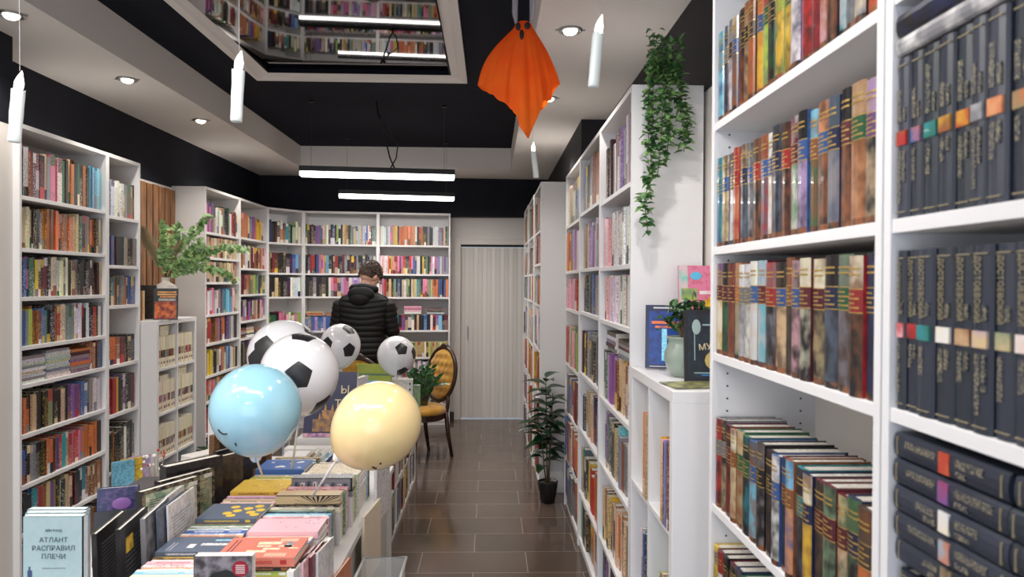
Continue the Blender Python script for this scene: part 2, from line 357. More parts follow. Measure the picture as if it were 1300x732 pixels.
def flats(Mc, s0, w, z, n, cols='wekiwe', mode='far', where='', n0=.02, d=.15, th=(.012, .022), group=None):
    zz = z
    for j in range(n):
        c = cols[j % len(cols)]; t = random.uniform(*th); base, ink = spine_cols(c); off = random.uniform(-.006, .006)
        b = FAR if mode == 'far' else MB()
        b.M = Mc @ Matrix.Translation((s0+off, n0+random.uniform(0, .01), zz))
        b.box(0, w, 0, d, 0, t-.0006, M_PRINT, base, ink, 'r'); b.face([(w, 0, 0), (w, d, 0), (w, d, t-.0006), (w, 0, t-.0006)], M_PAGES)
        zz += t
        if mode != 'far': tag(b.build('paperback_book'), '%s book lying flat, %s up in the stack on the %s' % (NAME[c], ORD[j], where), 'book', group)
    return zz

# ---------------------------------------------------------------- bookcases
def bookcase(x, y, rz, W, shelves, label, H=2.37, D=.28, name='bookcase', m=None, plinth=.05, pins=False, group='tall white bookcases', backm=None):
    m = m or M_WHITE; t = thing(name, label, 'bookcase', (x, y, 0), rz, group); T = .018
    boxpart('side_panel', t, m, 0, T, 0, D, 0, H, bevel=.0015); boxpart('side_panel', t, m, W-T, W, 0, D, 0, H, bevel=.0015)
    boxpart('top_panel', t, m, T, W-T, .001, D, H-.022, H, bevel=.001)
    boxpart('back_panel', t, backm or m, T, W-T, D-.006, D-.001, .03, H-.02)
    boxpart('plinth', t, m, T, W-T, .012, .024, 0, plinth)
    for z in list(shelves)+[plinth+.01]:
        boxpart('shelf', t, m, T, W-T, .003, D-.007, z-.02, z, bevel=.001)
    if pins:
        b = MB()
        for zi in range(6, 70):
            for sx in (T+.0002,):
                for n in (.04, .23):
                    if True: b.lathe([(.0022, 0), (.0022, .0006)], M_DARKMETAL, 6, (0, 0, 0)) if False else b.box(sx, sx+.0006, n-.0022, n+.0022, zi*.032-.0022, zi*.032+.0022, M_DARKMETAL)
        b.build('pin_holes', t)
    return case_matrix(x, y, 0, rz)
Q = R(90)
S6 = [2.01, 1.69, 1.437, 1.06, .725, .37]
L1 = bookcase(-2.303, 3.545, Q, .80, [2.019, 1.761, 1.518, 1.274, 1.084, .835, .582, .345], 'wide white bookcase at far left, densely packed with paperbacks')
L2 = bookcase(-2.303, 4.345, Q, .40, [1.997, 1.696, 1.448, 1.083, .78, .43], 'narrow white bookcase between the wide left one and the slat wall')
A1 = bookcase(-2.318, 5.85, Q, .80, [2.005, 1.797, 1.592, 1.322, 1.083, .817, .605, .34], 'white bookcase behind the eucalyptus, its plain side facing the shop')
A2 = bookcase(-2.318, 6.65, Q, .80, [2.011, 1.724, 1.475, 1.223, 1.062, .80, .4], 'white bookcase just left of the angled corner unit')
CC = bookcase(-2.318, 7.452, math.atan2(.37, .273), .459, S6, 'angled white corner bookcase joining left and back rows', D=.26)
rb = math.atan2(.108, .994)
B1 = bookcase(-2.045, 7.82, rb, .80, S6, 'back row bookcase directly behind the browsing man')
B2 = bookcase(-2.045+.80*math.cos(rb), 7.82+.80*math.sin(rb), rb, .80, [2.01, 1.69, 1.433, 1.062, .76, .535, .23], 'back row bookcase beside the white folding door')
M1 = bookcase(.54, 3.53, -Q, .80, [2.002, 1.681, 1.427, 1.044, .722, .355], 'right-hand bookcase with trailing greenery hanging on its side', m=M_WHITE2)
M2 = bookcase(.54, 4.33, -Q, .80, [2.021, 1.687, 1.433, 1.064, .726, .345], 'middle bookcase of the right row behind the greenery one', m=M_WHITE2)
M3 = bookcase(.54, 5.13, -Q, .80, [2.005, 1.686, 1.425, 1.04, .70, .375], 'last bookcase of the right row, next to the floor plant')
F1 = bookcase(.377, 6.20, -Q, .80, [2.015, 1.756, 1.432, 1.079, .74, .37], 'protruding right bookcase whose blank side is behind the floor plant')
F2 = bookcase(.370, 7.00, -Q, .80, [2.019, 1.682, 1.441, 1.05, .72, .37], 'second protruding right bookcase, halfway to the door')
F3 = bookcase(.363, 7.80, -Q, .80, [2.019, 1.682, 1.441, 1.05, .72, .37], 'farthest right bookcase, beside the folding door')
RN = bookcase(.566, 1.815, -Q, .80, [2.013, 1.698, 1.429, 1.043, .72, .37], 'nearest whole bookcase on the right, filled with illustrated classics', m=M_WHITE2, pins=True)
RN2 = bookcase(.566, 1.010, -Q, .80, [1.93+.09, 1.698, 1.431, 1.05, .72, .37], 'bookcase cut by the right edge, filled with dark navy volumes', m=M_WHITE2)
for M_ in (M1, M2):
    pass
# brown raw edge of the back panel of the greenery bookcase
# ---- left cases
gL = 'paperbacks in the wide left bookcase'
def where(n, c): return '%s shelf of the %s' % (n, c)
W1 = 'wide left bookcase'
SN = ['top', 'second', 'third', 'fourth', 'fifth', 'sixth', 'seventh', 'eighth']
rows = [(2.019, 'ekwmmwkteprwgktokgkskacccc', (.225, .25)), (1.761, 'bbtitkkkeossoooosootttgkeeooktk', (.19, .215)), (1.518, 'kbpgnykmmkiiwiiiktekkkkkkkkt', (.185, .21)),
        (1.274, 'bbelsssbaakkoriieewwwkkwwkrkwe', (.17, .20))]
for k, (z, cs, h) in enumerate(rows): row(L1, .02, .775, z, cs, h, mode='ind', where=where(SN[k], W1), group=gL, d=(.15, .2))
flats(L1, .03, .21, 1.084, 9, 'wewiwew', 'far', th=(.013, .017)); flats(L1, .26, .20, 1.084, 10, 'wwewwiw', 'far', th=(.013, .017))
flats(L1, .47, .19, 1.084, 7, 'veovekoo', 'far', th=(.014, .024)); row(L1, .665, .775, 1.084, 'sskub', (.15, .17))
for k, (z, cs, h) in enumerate([(.835, 'kooktkkkGkkktkvvvvbbeewww', (.175, .195)), (.582, 'bbkkeekkkookobraGrprppooooook', (.17, .19)), (.345, 'kkkbarsstvtkwkttskkkassssss', (.17, .2))]):
    row(L1, .02, .775, z, cs, h, mode='far', where=where(SN[k+5], W1), group=gL, d=(.15, .2))
row(L1, .02, .775, .06, 'eesesekkskeeskeskeskk', (.2, .24))
W2 = 'narrow left bookcase'
for k, (z, cs, h) in enumerate([(1.997, 'wkwwwwtegsk', (.21, .23)), (1.696, 'kbbukkketke', (.17, .185)), (1.448, 'mraskteskbbb', (.17, .19)), (1.083, 'soosmkkk', (.16, .18)), (.78, 'mrrykkvkmm', (.19, .23)), (.43, 'kkskkwkke', (.22, .27))]):
    row(L2, .02, .38, z, cs, h, mode='far', where=where(SN[k], W2), group='paperbacks in the narrow left bookcase', d=(.15, .2))
# ---- far left / back rows
def rr(Mc, W, specs):
    for z, cs, h in specs: row(Mc, .022, W-.022, z, cs, h)
rr(A1, .80, [(2.005, 'tpvpvtwwwiGgkmgwrmk', (.2, .25)), (1.797, 'ttttittttittttt', (.165, .175)), (1.592, 'ttttitttttittt', (.165, .175)), (1.322, 'orwwpwieeuacccPPi', (.19, .225)),
             (1.083, 'ssrrksvkookvewek', (.2, .22)), (.817, 'reyykktwooicbwwtk', (.18, .22)), (.605, 'rrptpGtooyrptiro', (.16, .18)), (.34, 'rrrssrrmrrsrr', (.19, .23)), (.07, 'kkemmkkskekkem', (.18, .22))])
rr(A2, .80, [(2.011, 'ssosoteevvoyyyiw', (.18, .24)), (1.724, 'vsswwwtmPmmmstP', (.2, .22)), (1.475, 'mmmkssgtlGknkt', (.18, .19)), (1.223, 'wkvwkvkwttvkPtv', (.18, .2)), (.80, 'wkekvkwkkwkv', (.2, .24)), (.4, 'kwkekmrskwekk', (.2, .24))])
flats(A2, .03, .2, 1.062, 5, 'mkers'); flats(A2, .26, .2, 1.062, 6, 'wkitwk'); flats(A2, .5, .2, 1.062, 4, 'kemsk')
rr(CC, .459, [(2.01, 'nkkkosagkiii', (.19, .24)), (1.69, 'skmmkkkknbce', (.2, .22)), (1.437, 'tkktkkkknwwww', (.2, .21)), (1.06, 'gggkpppPiipl', (.17, .24)), (.725, 'kkwrkvekknb', (.19, .22)), (.37, 'kekmrkek', (.2, .24))])
rr(B1, .80, [(2.01, 'gkkmkvvubPtwkkbklkktyskGetPctewbbwwgge', (.2, .22)), (1.69, 'kkrrkbpvpGckkmrkkmekkkkekknkkeuk', (.19, .215)), (1.437, 'kkekkqkwppkVppwVvVwppVPP', (.205, .215)),
             (1.06, 'bebVbbVbbVvGlllllbbvbvbvb', (.15, .165)), (.725, 'bkGkevbgtGkvkbgw', (.2, .24)), (.37, 'kkwewkekbkekw', (.2, .24))])
flats(B1, .03, .18, 1.06+.166, 3, 'tot', th=(.012, .018)); flats(B1, .24, .18, 1.06+.166, 2, 'os', th=(.012, .018))
rr(B2, .80, [(2.01, 'iwwewwppyynoooooOoOOwkrokkkekkwwwVevtkG', (.2, .22)), (1.69, 'PPtwworypOrpvprkkrpbkwwkykGkgpwpVVweve', (.19, .205)), (1.433, 'PprktkGnuntwGgktttaGkpptGtoooub bo', (.19, .205)),
             (1.062, 'wrrcppakvtwiktkkbkwkvckm', (.165, .18)), (.76, 'LiLLtLLiLLLtLLiLLLLtLLiLLLLtLLiLLL', (.165, .175)), (.535, 'ewewewewewewewewewewewewew', (.17, .2)), (.23, 'ekwewkewewkeewewkwe', (.2, .24))])
flats(B2, .02, .2, 1.062+.181, 4, 'kkkk'); flats(B2, .29, .19, 1.062+.181, 4, 'wPpP', th=(.014, .024)); flats(B2, .54, .2, 1.062+.181, 3, 'wkme', th=(.014, .024))
# ---- right row
WM1 = 'greenery bookcase'
row(M1, .03, .60, 2.002, 'kmkPkewewewVweV', (.24, .28), mode='ind', where=where('top', WM1), group='tall volumes in the greenery bookcase', d=(.19, .23))
row(M1, .60, .775, 2.002, 'weVwe', (.285, .30), mode='far', d=(.2, .23))
cg = 'white comic volumes in the greenery bookcase'
row(M1, .03, .775, 1.681, 'PPwPPwVwwiwwwwewwiw', (.225, .25), mode='ind', where=where('second', WM1), kind='comic', group=cg, d=(.15, .17), wv=.15)
row(M1, .03, .775, 1.427, 'wPwwPwwPwPwwPwPwwPw', (.205, .215), mode='ind', where=where('third', WM1), kind='comic', group=cg, d=(.15, .17), wv=.1)
row(M1, .03, .775, 1.044, 'kgeVvvPVmttsiist', (.21, .235), mode='ind', where=where('fourth', WM1), group='paperbacks in the greenery bookcase', d=(.18, .2))
zt = flats(M1, .10, .25, 1.044+.24, 5, 'ekewk', th=(.012, .02)); flats(M1, .42, .25, 1.044+.24, 5, 'ewkek', th=(.012, .02))
row(M1, .03, .775, .722, 'uVvubktkcesewwe', (.2, .26), mode='ind', where=where('fifth', WM1), group='paperbacks in the greenery bookcase', d=(.18, .21))
row(M1, .03, .775, .355, 'GtsktymtvstoistitsTi'.replace('T','t'), (.23, .26), mode='ind', where=where('sixth', WM1), group='paperbacks in the greenery bookcase', d=(.18, .2))
row(M1, .03, .775, .06, 'kvwkkkwewkwwe', (.2, .25))
WM2 = 'middle bookcase of the right row'
for k, (z, cs, h) in enumerate([(2.021, 'kbekesosts', (.24, .30)), (1.687, 'tgGstVwevPweue', (.23, .27)), (1.433, 'mkgGkgbkekv', (.2, .22)), (1.064, 'kbkeeurkekkbk', (.21, .26)), (.726, 'vkwtitnnkeG', (.2, .26)), (.345, 'taknyrrooPo', (.2, .27)), (.06, 'Gkkksowsg', (.2, .26))]):
    row(M2, .03, .775, z, cs, h, mode='far', d=(.17, .21))
for z, cs, h in [(2.005, 'wittwbb', (.24, .28)), (1.686, 'ossvVws', (.25, .28)), (1.425, 'PPpPPrs', (.2, .22)), (1.04, 'rretPGlt', (.22, .29)), (.70, 'oubsrms', (.23, .27)), (.375, 'brrsPsrot', (.23, .28)), (.06, 'bbueos', (.23, .27))]:
    row(M3, .03, .775, z, cs, h, mode='far', d=(.18, .24), n0=.0)
for F in (F1, F2, F3):
    for z, cs, h in [(2.02, 'rgkGsoeste', (.23, .29)), (1.72, 'tetmrersb', (.2, .24)), (1.44, 'bGtykwVkotw', (.2, .25)), (1.06, 'ktOwwbVt', (.2, .3)), (.72, 'yryorkrys', (.25, .3)), (.37, 'rbryksrk', (.2, .28)), (.06, 'mkbrkks', (.2, .26))]:
        z = z if F is not F1 else {2.02: 2.015, 1.72: 1.756, 1.44: 1.432, 1.06: 1.079, .72: .74, .37: .37, .06: .06}[z]
        if F is not F1 and z == 1.72: z = 1.682
        row(F, .03, .775, z, cs, h, d=(.17, .22), n0=.0)

# ---- the near right bookcases: every hardback with its own case, pages and title band
def classic(Mc, s, z, t, h, top, band, art, ink, label, gold=True, n0=.006, lean=0, d=.155):
    zb0, zb1 = h*.60, h*.76
    o = cover_book(t, h, d, jit(C[band if band != 'w' else 'm'], .1), C['k'], dict(cuts=[h*.05, zb0, zb1], cols=[(jit(C['k']), C['s'], M_ART), (tuple(v*.72 for v in jit(C[art])[:3])+(1,), tuple(v*.6 for v in jit(C[ink])[:3])+(1,), M_ART), (C[band], C[band], M_GLOSS), (tuple(v*.75 for v in jit(C[top])[:3])+(1,), tuple(v*.5 for v in jit(C[ink], .2)[:3])+(1,), M_ART)]))
    bd = MB(); r = min(t*.22, .006); n = 5
    arc = [(t*.5-math.cos(PI*j/n)*t*.502, r-math.sin(PI*j/n)*(r+.0006)-.0002) for j in range(n+1)]
    def strip(a, e, m, c, out=0, lo=0, hi=n):
        for j in range(lo, hi): bd.face([(arc[j][0], arc[j][1]-out, a), (arc[j+1][0], arc[j+1][1]-out, a), (arc[j+1][0], arc[j+1][1]-out, e), (arc[j][0], arc[j][1]-out, e)], m, c, c)
    strip(zb0, zb1, M_GLOSS, tuple(v*.6 for v in jit(C[band], .1)[:3])+(1,)); strip(zb0-.0016, zb0, M_GOLD, C['t']); strip(zb1, zb1+.0016, M_GOLD, C['t'])
    for q in range(4):
        a = zb0+(zb1-zb0)*(.16+.2*q); strip(a, a+.0026, M_GOLD if band != 'r' else M_GOLD, C['i'], .0004, 1, n-1 if q % 2 == 0 else n-2)
    for q in range(2): strip(h*(.86+.04*q), h*(.86+.04*q)+.003, M_GOLD, C['i'], .0003, 1, n-1)
    bd.build('title_band', o)
    place(o, Mc, s, n0, z, lean); tag(o, label, 'book', 'illustrated classics on the near right bookcase'); return o
CL = 'nearest whole bookcase'
crow = {
 0: (2.013, .225, [('c','c','c','b'),('u','e','u','k'),('e','k','w','e'),('t','b','s','u'),('k','k','k','s'),('s','k','q','t'),('q','q','s','o'),('o','b','y','o'),('r','g','l','G'),('k','k','k','g'),('k','l','y','g'),('k','g','y','k'),('i','v','w','n'),('w','r','r','k'),('e','m','m','r'),('e','s','s','P'),('k','k','k','s'),('a','a','a','w'),('k','e','e','k'),('w','k','e','i'),('m','t','r','o')]),
 1: (1.698, .222, [('a','a','a','b'),('t','b','t','q'),('q','k','w','s'),('r','r','r','O'),('t','n','u','k'),('e','b','e','k'),('q','r','k','s'),('s','b','u','r'),('w','b','w','t'),('k','n','k','u'),('k','r','k','s'),('m','m','G','w'),('k','b','V','k'),('c','s','g','s'),('O','b','s','k'),('u','n','e','u'),('k','m','s','k'),('t','g','s','O'),('V','v','k','t')]),
 2: (1.429, .224, [('v','m','i','y'),('k','m','g','k'),('m','m','m','s'),('o','o','G','t'),('w','e','e','w'),('w','e','w','e'),('w','b','w','i'),('c','m','c','w'),('r','r','k','e'),('k','b','t','q'),('s','s','q','k'),('q','b','k','P'),('i','m','k','i'),('i','m','k','t'),('k','n','u','k'),('G','g','q','e'),('i','r','k','s'),('n','n','n','k')]),
 3: (1.043, .222, [('r','e','r','k'),('k','e','k','t'),('k','m','k','r'),('i','s','t','s'),('t','g','s','t'),('k','g','k','a'),('u','b','c','s'),('q','k','k','e'),('k','k','k','q'),('w','b','w','k'),('b','m','n','k'),('c','s','O','b'),('k','a','k','u'),('i','n','y','s'),('q','m','q','k'),('G','m','G','k'),('t','m','t','g'),('g','n','k','G'),('q','q','o','s')]),
 4: (.72, .222, [('y','y','t','b'),('r','w','s','r'),('k','k','k','s'),('k','m','k','t'),('q','n','k','u'),('t','g','s','k'),('k','m','k','s'),('b','n','u','k')])}
rnames = ['top', 'second', 'third', 'fourth', 'fifth']
for k, (z, h, L_) in crow.items():
    N = len(L_); wt = [random.uniform(.8, 1.2) for _ in L_]
    tot = .752 if k < 4 else .31
    kk = tot/sum(wt); s = .022
    for j, (a, bnd, art, ink) in enumerate(L_):
        t_ = wt[j]*kk
        classic(RN, s, z, t_-.0012, h+random.uniform(-.004, .004), a, bnd, art, ink, '%s hardback with %s title band, %s from left, %s shelf, nearest whole bookcase' % (NAME[art], NAME[bnd], ORD[j], rnames[k]), n0=random.uniform(.002, .010))
        s += t_
# navy volumes, right edge
M_GOLDTXT = mat('dull_gold_print', (150,140,112), .5, .2)
NAVY = [(44,50,66), (38,44,60), (52,56,72), (34,44,56), (40,46,58)]
PICS = [('r','s'),('b','o'),('a','g'),('s','y'),('r','y'),('e','w'),('O','r'),('G','o'),('w','V'),('t','w')]
def navy(h, t, d, author, pic, M4, label, lx=None, font=.018, group='navy volumes on the cut-off bookcase'):
    nc = lin(random.choice(NAVY)); n2 = tuple(v*.75 for v in nc[:3])+(1,)
    o = cover_book(t, h, d, nc, n2, dict(cuts=[h*.44, h*.56], cols=[(nc, n2, M_LEATHER)]*3)); o.data.materials[0] = M_LEATHER if len(o.data.materials) else M_LEATHER
    r = min(t*.22, .006); y = -.0009
    pp = MB(); pp.box(t*.12, t*.88, y, r*.6, h*.455, h*.545, M_ART, C[pic[0]], C[pic[1]]); pp.build('cover_picture', o)
    ll = MB()
    for zz in (h*.035, h*.95): ll.box(t*.14, t*.86, y*.7, r*.6, zz, zz+.0015, M_GOLDTXT)
    for (za, zb_, xa, xb) in ((.60, .60+random.uniform(.12, .3), .2, .48), (.60, .60+random.uniform(.08, .12), .62, .8)) if not author else ((.60, .68, .62, .82),):
        ll.box(t*xa, t*xb, y*.8, r*.6, h*za, h*zb_, M_LETTERS, lin((138,130,108)), nc)
    zl = random.uniform(.12, .34); ll.box(t*.25, t*.5, y*.8, r*.6, h*(.42-zl), h*.42, M_LETTERS, lin((138,130,108)), nc)
    if random.random() < .6: ll.box(t*.6, t*.8, y*.8, r*.6, h*(.42-zl*.6), h*.42, M_LETTERS, lin((138,130,108)), nc)
    ll.build('gold_print', o)
    if author:
        text(author, t*.42, M_GOLDTXT, o, Matrix.Translation((t*.36, y, h*.765)) @ Matrix.Rotation(R(90), 4, 'X') @ Matrix.Rotation(R(-90), 4, 'Z'), sx=min(1.15, (h*.33)/(len(author)*t*.42*.66)))
    o.matrix_world = M4; tag(o, label, 'book', group); return o
ws = [.030, .027, .034, .031, .032, .027, .033, .033, .036, .034, .034, .034, .034, .034, .034]
s = .022
for j, t_ in enumerate(ws):
    navy(.222, t_-.0015, .155, '' , PICS[j % 10], RN2 @ Matrix.Translation((s, .004+random.uniform(0, .006), 1.698)), 'navy hardback with small picture, %s from left, upper row of cut-off bookcase' % ORD[j]); s += t_
s = .022; ws = [.021, .030, .036, .036, .036, .034, .032, .040, .036, .036, .036, .036]
for j, t_ in enumerate(ws):
    navy(.222, t_-.0015, .155, 'ДОСТОЕВСКИЙ' if j < 9 else '', [('P','r'),('r','m'),('a','g'),('i','w'),('s','t'),('t','V'),('G','t'),('w','O'),('t','s'),('k','s')][j % 10], RN2 @ Matrix.Translation((s, .004+random.uniform(0, .006), 1.431)),
         'navy hardback with gold name, %s from left, lower row of cut-off bookcase' % ORD[j]); s += t_
for c0, cn in ((0, 'left'), (1, 'right')):
    for j in range(5):
        t_ = .036; s0 = .024+.226*c0+random.uniform(-.002, .004)
        Mx = RN2 @ Matrix.Translation((s0, .002+random.uniform(0, .008), 1.22+(.035 if 0 else 0)+j*.0368-.005)) @ Matrix.Rotation(R(90), 4, 'Y') @ Matrix.Translation((-t_, 0, 0))
        navy(.222, t_-.001, .155, '', [('t','k'),('c','o'),('w','i'),('v','r'),('o','r')][j], Mx, 'navy hardback lying flat, %s from bottom of the %s pile on the cut-off bookcase' % (ORD[j], cn))
s = .026
for j in range(9):
    navy(.157, .03, .13, '', PICS[(j*3) % 10], RN2 @ Matrix.Translation((s, .012, 1.05)), 'short navy book, %s from left, under flat piles of cut-off bookcase' % ORD[j]); s += .0315
# stack lying above the upper row
for j, (zz, t_, c, lb) in enumerate([(1.698+.2265, .026, 'e', 'clear-wrapped silvery volume lying across the tops of the navy books'), (1.698+.2535, .032, 'k', 'dark glossy volume lying on the silvery wrapped one, upper right')]):
    b = MB(); L_ = .33
    o = cover_book(t_, L_, .15, C[c], C['w'] if c == 'e' else C['k'], dict(cuts=[L_*.3, L_*.6], cols=[(C[c], C['w'] if c == 'e' else C['n'], M_ART)]*3))
    o.matrix_world = RN2 @ Matrix.Translation((.024, .002, zz)) @ Matrix.Rotation(R(90), 4, 'Y') @ Matrix.Translation((-t_, 0, 0)); tag(o, lb, 'book')

# ================================================================ LOW SHELF UNITS
def cube_unit(x, y, rz, W, H, D, cols, zs, label, T=.036, m=None):
    m = m or M_WHITE; t = thing('cube_shelf', label, 'shelf unit', (x, y, 0), rz)
    boxpart('side_panel', t, m, 0, T, 0, D, 0, H-T, bevel=.0015); boxpart('side_panel', t, m, W-T, W, 0, D, 0, H-T, bevel=.0015)
    boxpart('top_panel', t, m, 0, W, 0, D, H-T, H, bevel=.0015); boxpart('bottom_panel', t, m, T, W-T, 0, D, 0, T)
    boxpart('back_panel', t, m, T, W-T, D-.01, D-.004, T, H-T)
    for k in range(1, cols): xx = T+(W-2*T)*k/cols; boxpart('divider', t, m, xx-.008, xx+.008, .001, D-.01, T, H-T)
    for z in zs: boxpart('shelf', t, m, T, W-T, .0015, D-.01, z-.018, z, bevel=.001)
    return case_matrix(x, y, 0, rz)
KR = cube_unit(.54, 2.728, -Q, .645, 1.285, .29, 2, [.86, .44], 'low white cube shelf between the greenery bookcase and the nearest bookcase', m=M_WHITE2)
gk = 'thin books in the low right cube shelf'
for j, (s, z, cs, h) in enumerate([(.255, .86, 'yrPt', .30), (.515, .86, 'yPemVbum', .27), (.225, .44, 'webbn', .31), (.51, .44, 'lgtVyt', .27)]):
    row(KR, s, [.308, .608, .308, .608][j], z, cs, (h-.02, h), mode='ind', nj=.001, n0=-.004, d=(.18, .2), where=['upper left','upper right','lower left','lower right'][j]+' cell, low right shelf', group=gk)
LK = cube_unit(-2.2, 4.755, Q, .63, 1.335, .34, 2, [1.015, .713, .41, .13], 'low white cube shelf of cream comic volumes against the slat wall', T=.03)
LKW = ['first', 'second', 'third']
for k, z in enumerate((1.015, .713, .41)):
    for c_ in (0, 1):
        s0 = .035+c_*.285; N = 7; s = s0+.004
        for j in range(N):
            b = MB(); t_ = .0368; h_ = .212; col = jit(C['i'], .06)
            b.face([(0,0,0),(t_,0,0),(t_,0,h_*.32),(0,0,h_*.32)], M_PRINT, col, col)
            b.face([(0,0,h_*.32),(t_,0,h_*.32),(t_,0,h_*.56),(0,0,h_*.56)], M_ART, jit(C[random.choice('ksrmet')], .3), C[random.choice('oPaniG')])
            b.face([(0,0,h_*.56),(t_,0,h_*.56),(t_,0,h_),(0,0,h_)], M_PRINT, col, col)
            b.box(0, .0012, 0, .13, 0, h_, M_PRINT, col, col, 'f'); b.box(t_-.0012, t_, 0, .13, 0, h_, M_PRINT, col, col, 'f'); b.box(.0012, t_-.0012, .001, .128, 0, h_-.002, M_PAGES)
            b.box(t_*.25, t_*.75, -.0005, 0, h_*.12, h_*.2, M_PRINT, C['r'] if j % 2 else C['k'], C['w'])
            o = b.build('comic_volume'); place(o, LK, s, .008+random.uniform(0, .008), z); s += .0376
            tag(o, 'cream comic volume standing %s in the %s cell, %s row, low left shelf' % (ORD[j], 'left' if c_ == 0 else 'right', LKW[k]), 'comic book', 'cream comic volumes in the low left cube shelf')
        for j in range(2 if (k, c_) in ((0, 0), (1, 1)) else 1 if k == 1 else 0):
            b = MB(); b.box(0, .13, 0, .12, 0, .034, M_PRINT, C['i'], C['k'])
            o = b.build('comic_volume'); place(o, LK, s0+.05+.005*j, .02, z+.2125+.035*j)
            tag(o, 'cream comic lying flat, %s on top of the %s row %s cell, low left shelf' % (ORD[j], LKW[k], 'left' if c_ == 0 else 'right'), 'comic book', 'cream comic volumes in the low left cube shelf')
for j, (s, c, zz) in enumerate([(.05,'k',0),(.05,'m',.02),(.06,'k',.04),(.05,'e',.06),(.33,'l',.0),(.33,'k',.02),(.34,'l',.035),(.33,'a',.055)]):
    b = MB(); b.box(0, .2, 0, .25, 0, .014, M_PRINT, C[c], C['k']); o = b.build('magazine'); place(o, LK, s, -.01-.012*j % .03, .13+zz)
    tag(o, '%s magazine lying in the bottom %s cell of the low left shelf, %s up' % (NAME[c], 'left' if j < 4 else 'right', ORD[j % 4]), 'magazine', 'magazines at the bottom of the low left shelf')

# island shelf (books facing the aisle), white end panel towards the camera
IS = cube_unit(-.60, 4.22, Q, 1.55, .66, .36, 4, [.30], 'low white shelf of books facing the aisle, next to the tufted chair', T=.03)
for k, (s0, s1, z, cs) in enumerate([(.035, .40, .30, 'mswqmsw'), (.41, .78, .30, 'wqsmwe'), (.80, 1.14, .30, 'wbmek'), (1.16, 1.5, .30, 'wentk'), (.035, .40, .03, 'wsekwGk'), (.41, .78, .03, 'kbsbnsk'), (.80, 1.14, .03, 'yyyktb'), (1.16, 1.5, .03, 'bnmwk')]):
    row(IS, s0+.004, s1-.02, z, cs, (.2, .245), mode='ind' if k % 4 < 2 else 'far', n0=.0, d=(.18, .22), where='%s row, %s bay of the aisle shelf' % ('upper' if z > .2 else 'lower', ['nearest', 'second', 'third', 'farthest'][k % 4]), group='books in the aisle shelf')

tag(FAR.build('shelved_books'), 'rows of small many-coloured books on the distant shelves', 'books', None, 'stuff')

# ================================================================ CENTRE TABLES
M_TABLE = mat('table_white', (210,208,208), .5)
def table(x0, x1, y0, y1, H, label):
    t = thing('display_table', label, 'table', ((x0+x1)/2, (y0+y1)/2, 0)); a, c = (x1-x0)/2, (y1-y0)/2
    boxpart('tabletop', t, M_TABLE, -a, a, -c, c, H-.03, H, bevel=.003)
    for sx in (-1, 1):
        for sy in (-1, 1): boxpart('leg', t, M_TABLE, sx*(a-.03)-.02, sx*(a-.03)+.02, sy*(c-.03)-.02, sy*(c-.03)+.02, 0, H-.03)
    return t
t = table(-1.06, -.50, 1.60, 3.72, .645, 'white display table in the centre carrying stacks of flat books')
boxpart('modesty_panel', t, mat('grey_beige_board', (188,184,178), .6), .235, .25, -1.0, 1.0, .02, .57)
table(-1.42, -1.08, 1.55, 3.00, .70, 'white display table at the left under the standing light blue books')

# flat stacks: x0, x1, y front, z top, list of (colour, thickness) from the top
def tstack(x0, x1, yf, ztop, spec, name, decor=None, dep=.165, z0=.645):
    z = ztop
    for j, (c, c2, t_) in enumerate(spec):
        if z-t_ < z0-.004: t_ = z-z0
        if t_ < .004: break
        w = x1-x0; dx = random.uniform(-.004, .004) if j else 0; dy = random.uniform(-.003, .004) if j else 0; q = .0022
        b = MB(); b.box(0, w, 0, dep, t_-q, t_, M_PRINT, C[c], C[c2] if decor is None or j else C[c]); b.box(0, w, 0, dep, 0, q, M_PRINT, C[c], C[c]); b.box(0, w, 0, q, q, t_-q, M_PRINT, C[c], C[c])
        
        if j == 0 and decor is dec_rays:
            b.box(0, w, -.001, 0, 0, t_*.08, M_PRINT, C['k']); b.box(0, w, -.001, 0, t_*.92, t_, M_PRINT, C['k'])
            for k in range(13):
                a = PI*k/12; b.face([(w*.66+.012*math.cos(a), -.0006, t_*.1), (w*.66+.085*math.cos(a-.07), -.0006, min(t_*.9, t_*.1+.05*math.sin(a)+.001)), (w*.66+.085*math.cos(a+.07), -.0006, min(t_*.9, t_*.1+.05*math.sin(a)+.003))], M_PRINT, C['k'], C['k'])
        elif j == 0 and c == 'e':
            b.box(0, w, -.001, 0, t_*.93, t_, M_PRINT, C['k']); b.box(w*.97, w, -.001, 0, 0, t_, M_PRINT, C['k'])
            for k in range(9): xx = w*(.05+.1*k); hh_ = t_*random.uniform(.4, .8); b.box(xx, xx+w*.07, -.0006, 0, t_*.1, hh_, M_PRINT, C['w' if k % 2 else 'u'], C['k']); b.box(xx+w*.02, xx+w*.035, -.001, 0, t_*.2, hh_*.8, M_PRINT, C['k'])
        else: b.box(w*.15, w*.72, -.0004, 0, t_*.32, t_*.68, M_LETTERS, C[c], C[c2]); b.box(w*.82, w*.9, -.0004, 0, t_*.25, t_*.75, M_PRINT, C[c2], C[c2])
        if j == 0 and decor: decor(b, w, dep, t_)
        o = b.build('paperback_book'); o.location = (x0+dx, yf+dy, z-t_)
        p = MB(); p.box(.002, w-.003, .003, dep-.002, q, t_-q, M_PAGES); p.build('page_block', o)
        tag(o, ('%s book, %s from top of the %s' % (NAME[c], ORD[j], name)) if j else '%s book on top of the %s' % (NAME[c], name), 'book', 'flat books stacked on the centre table')
        z -= t_+.0004
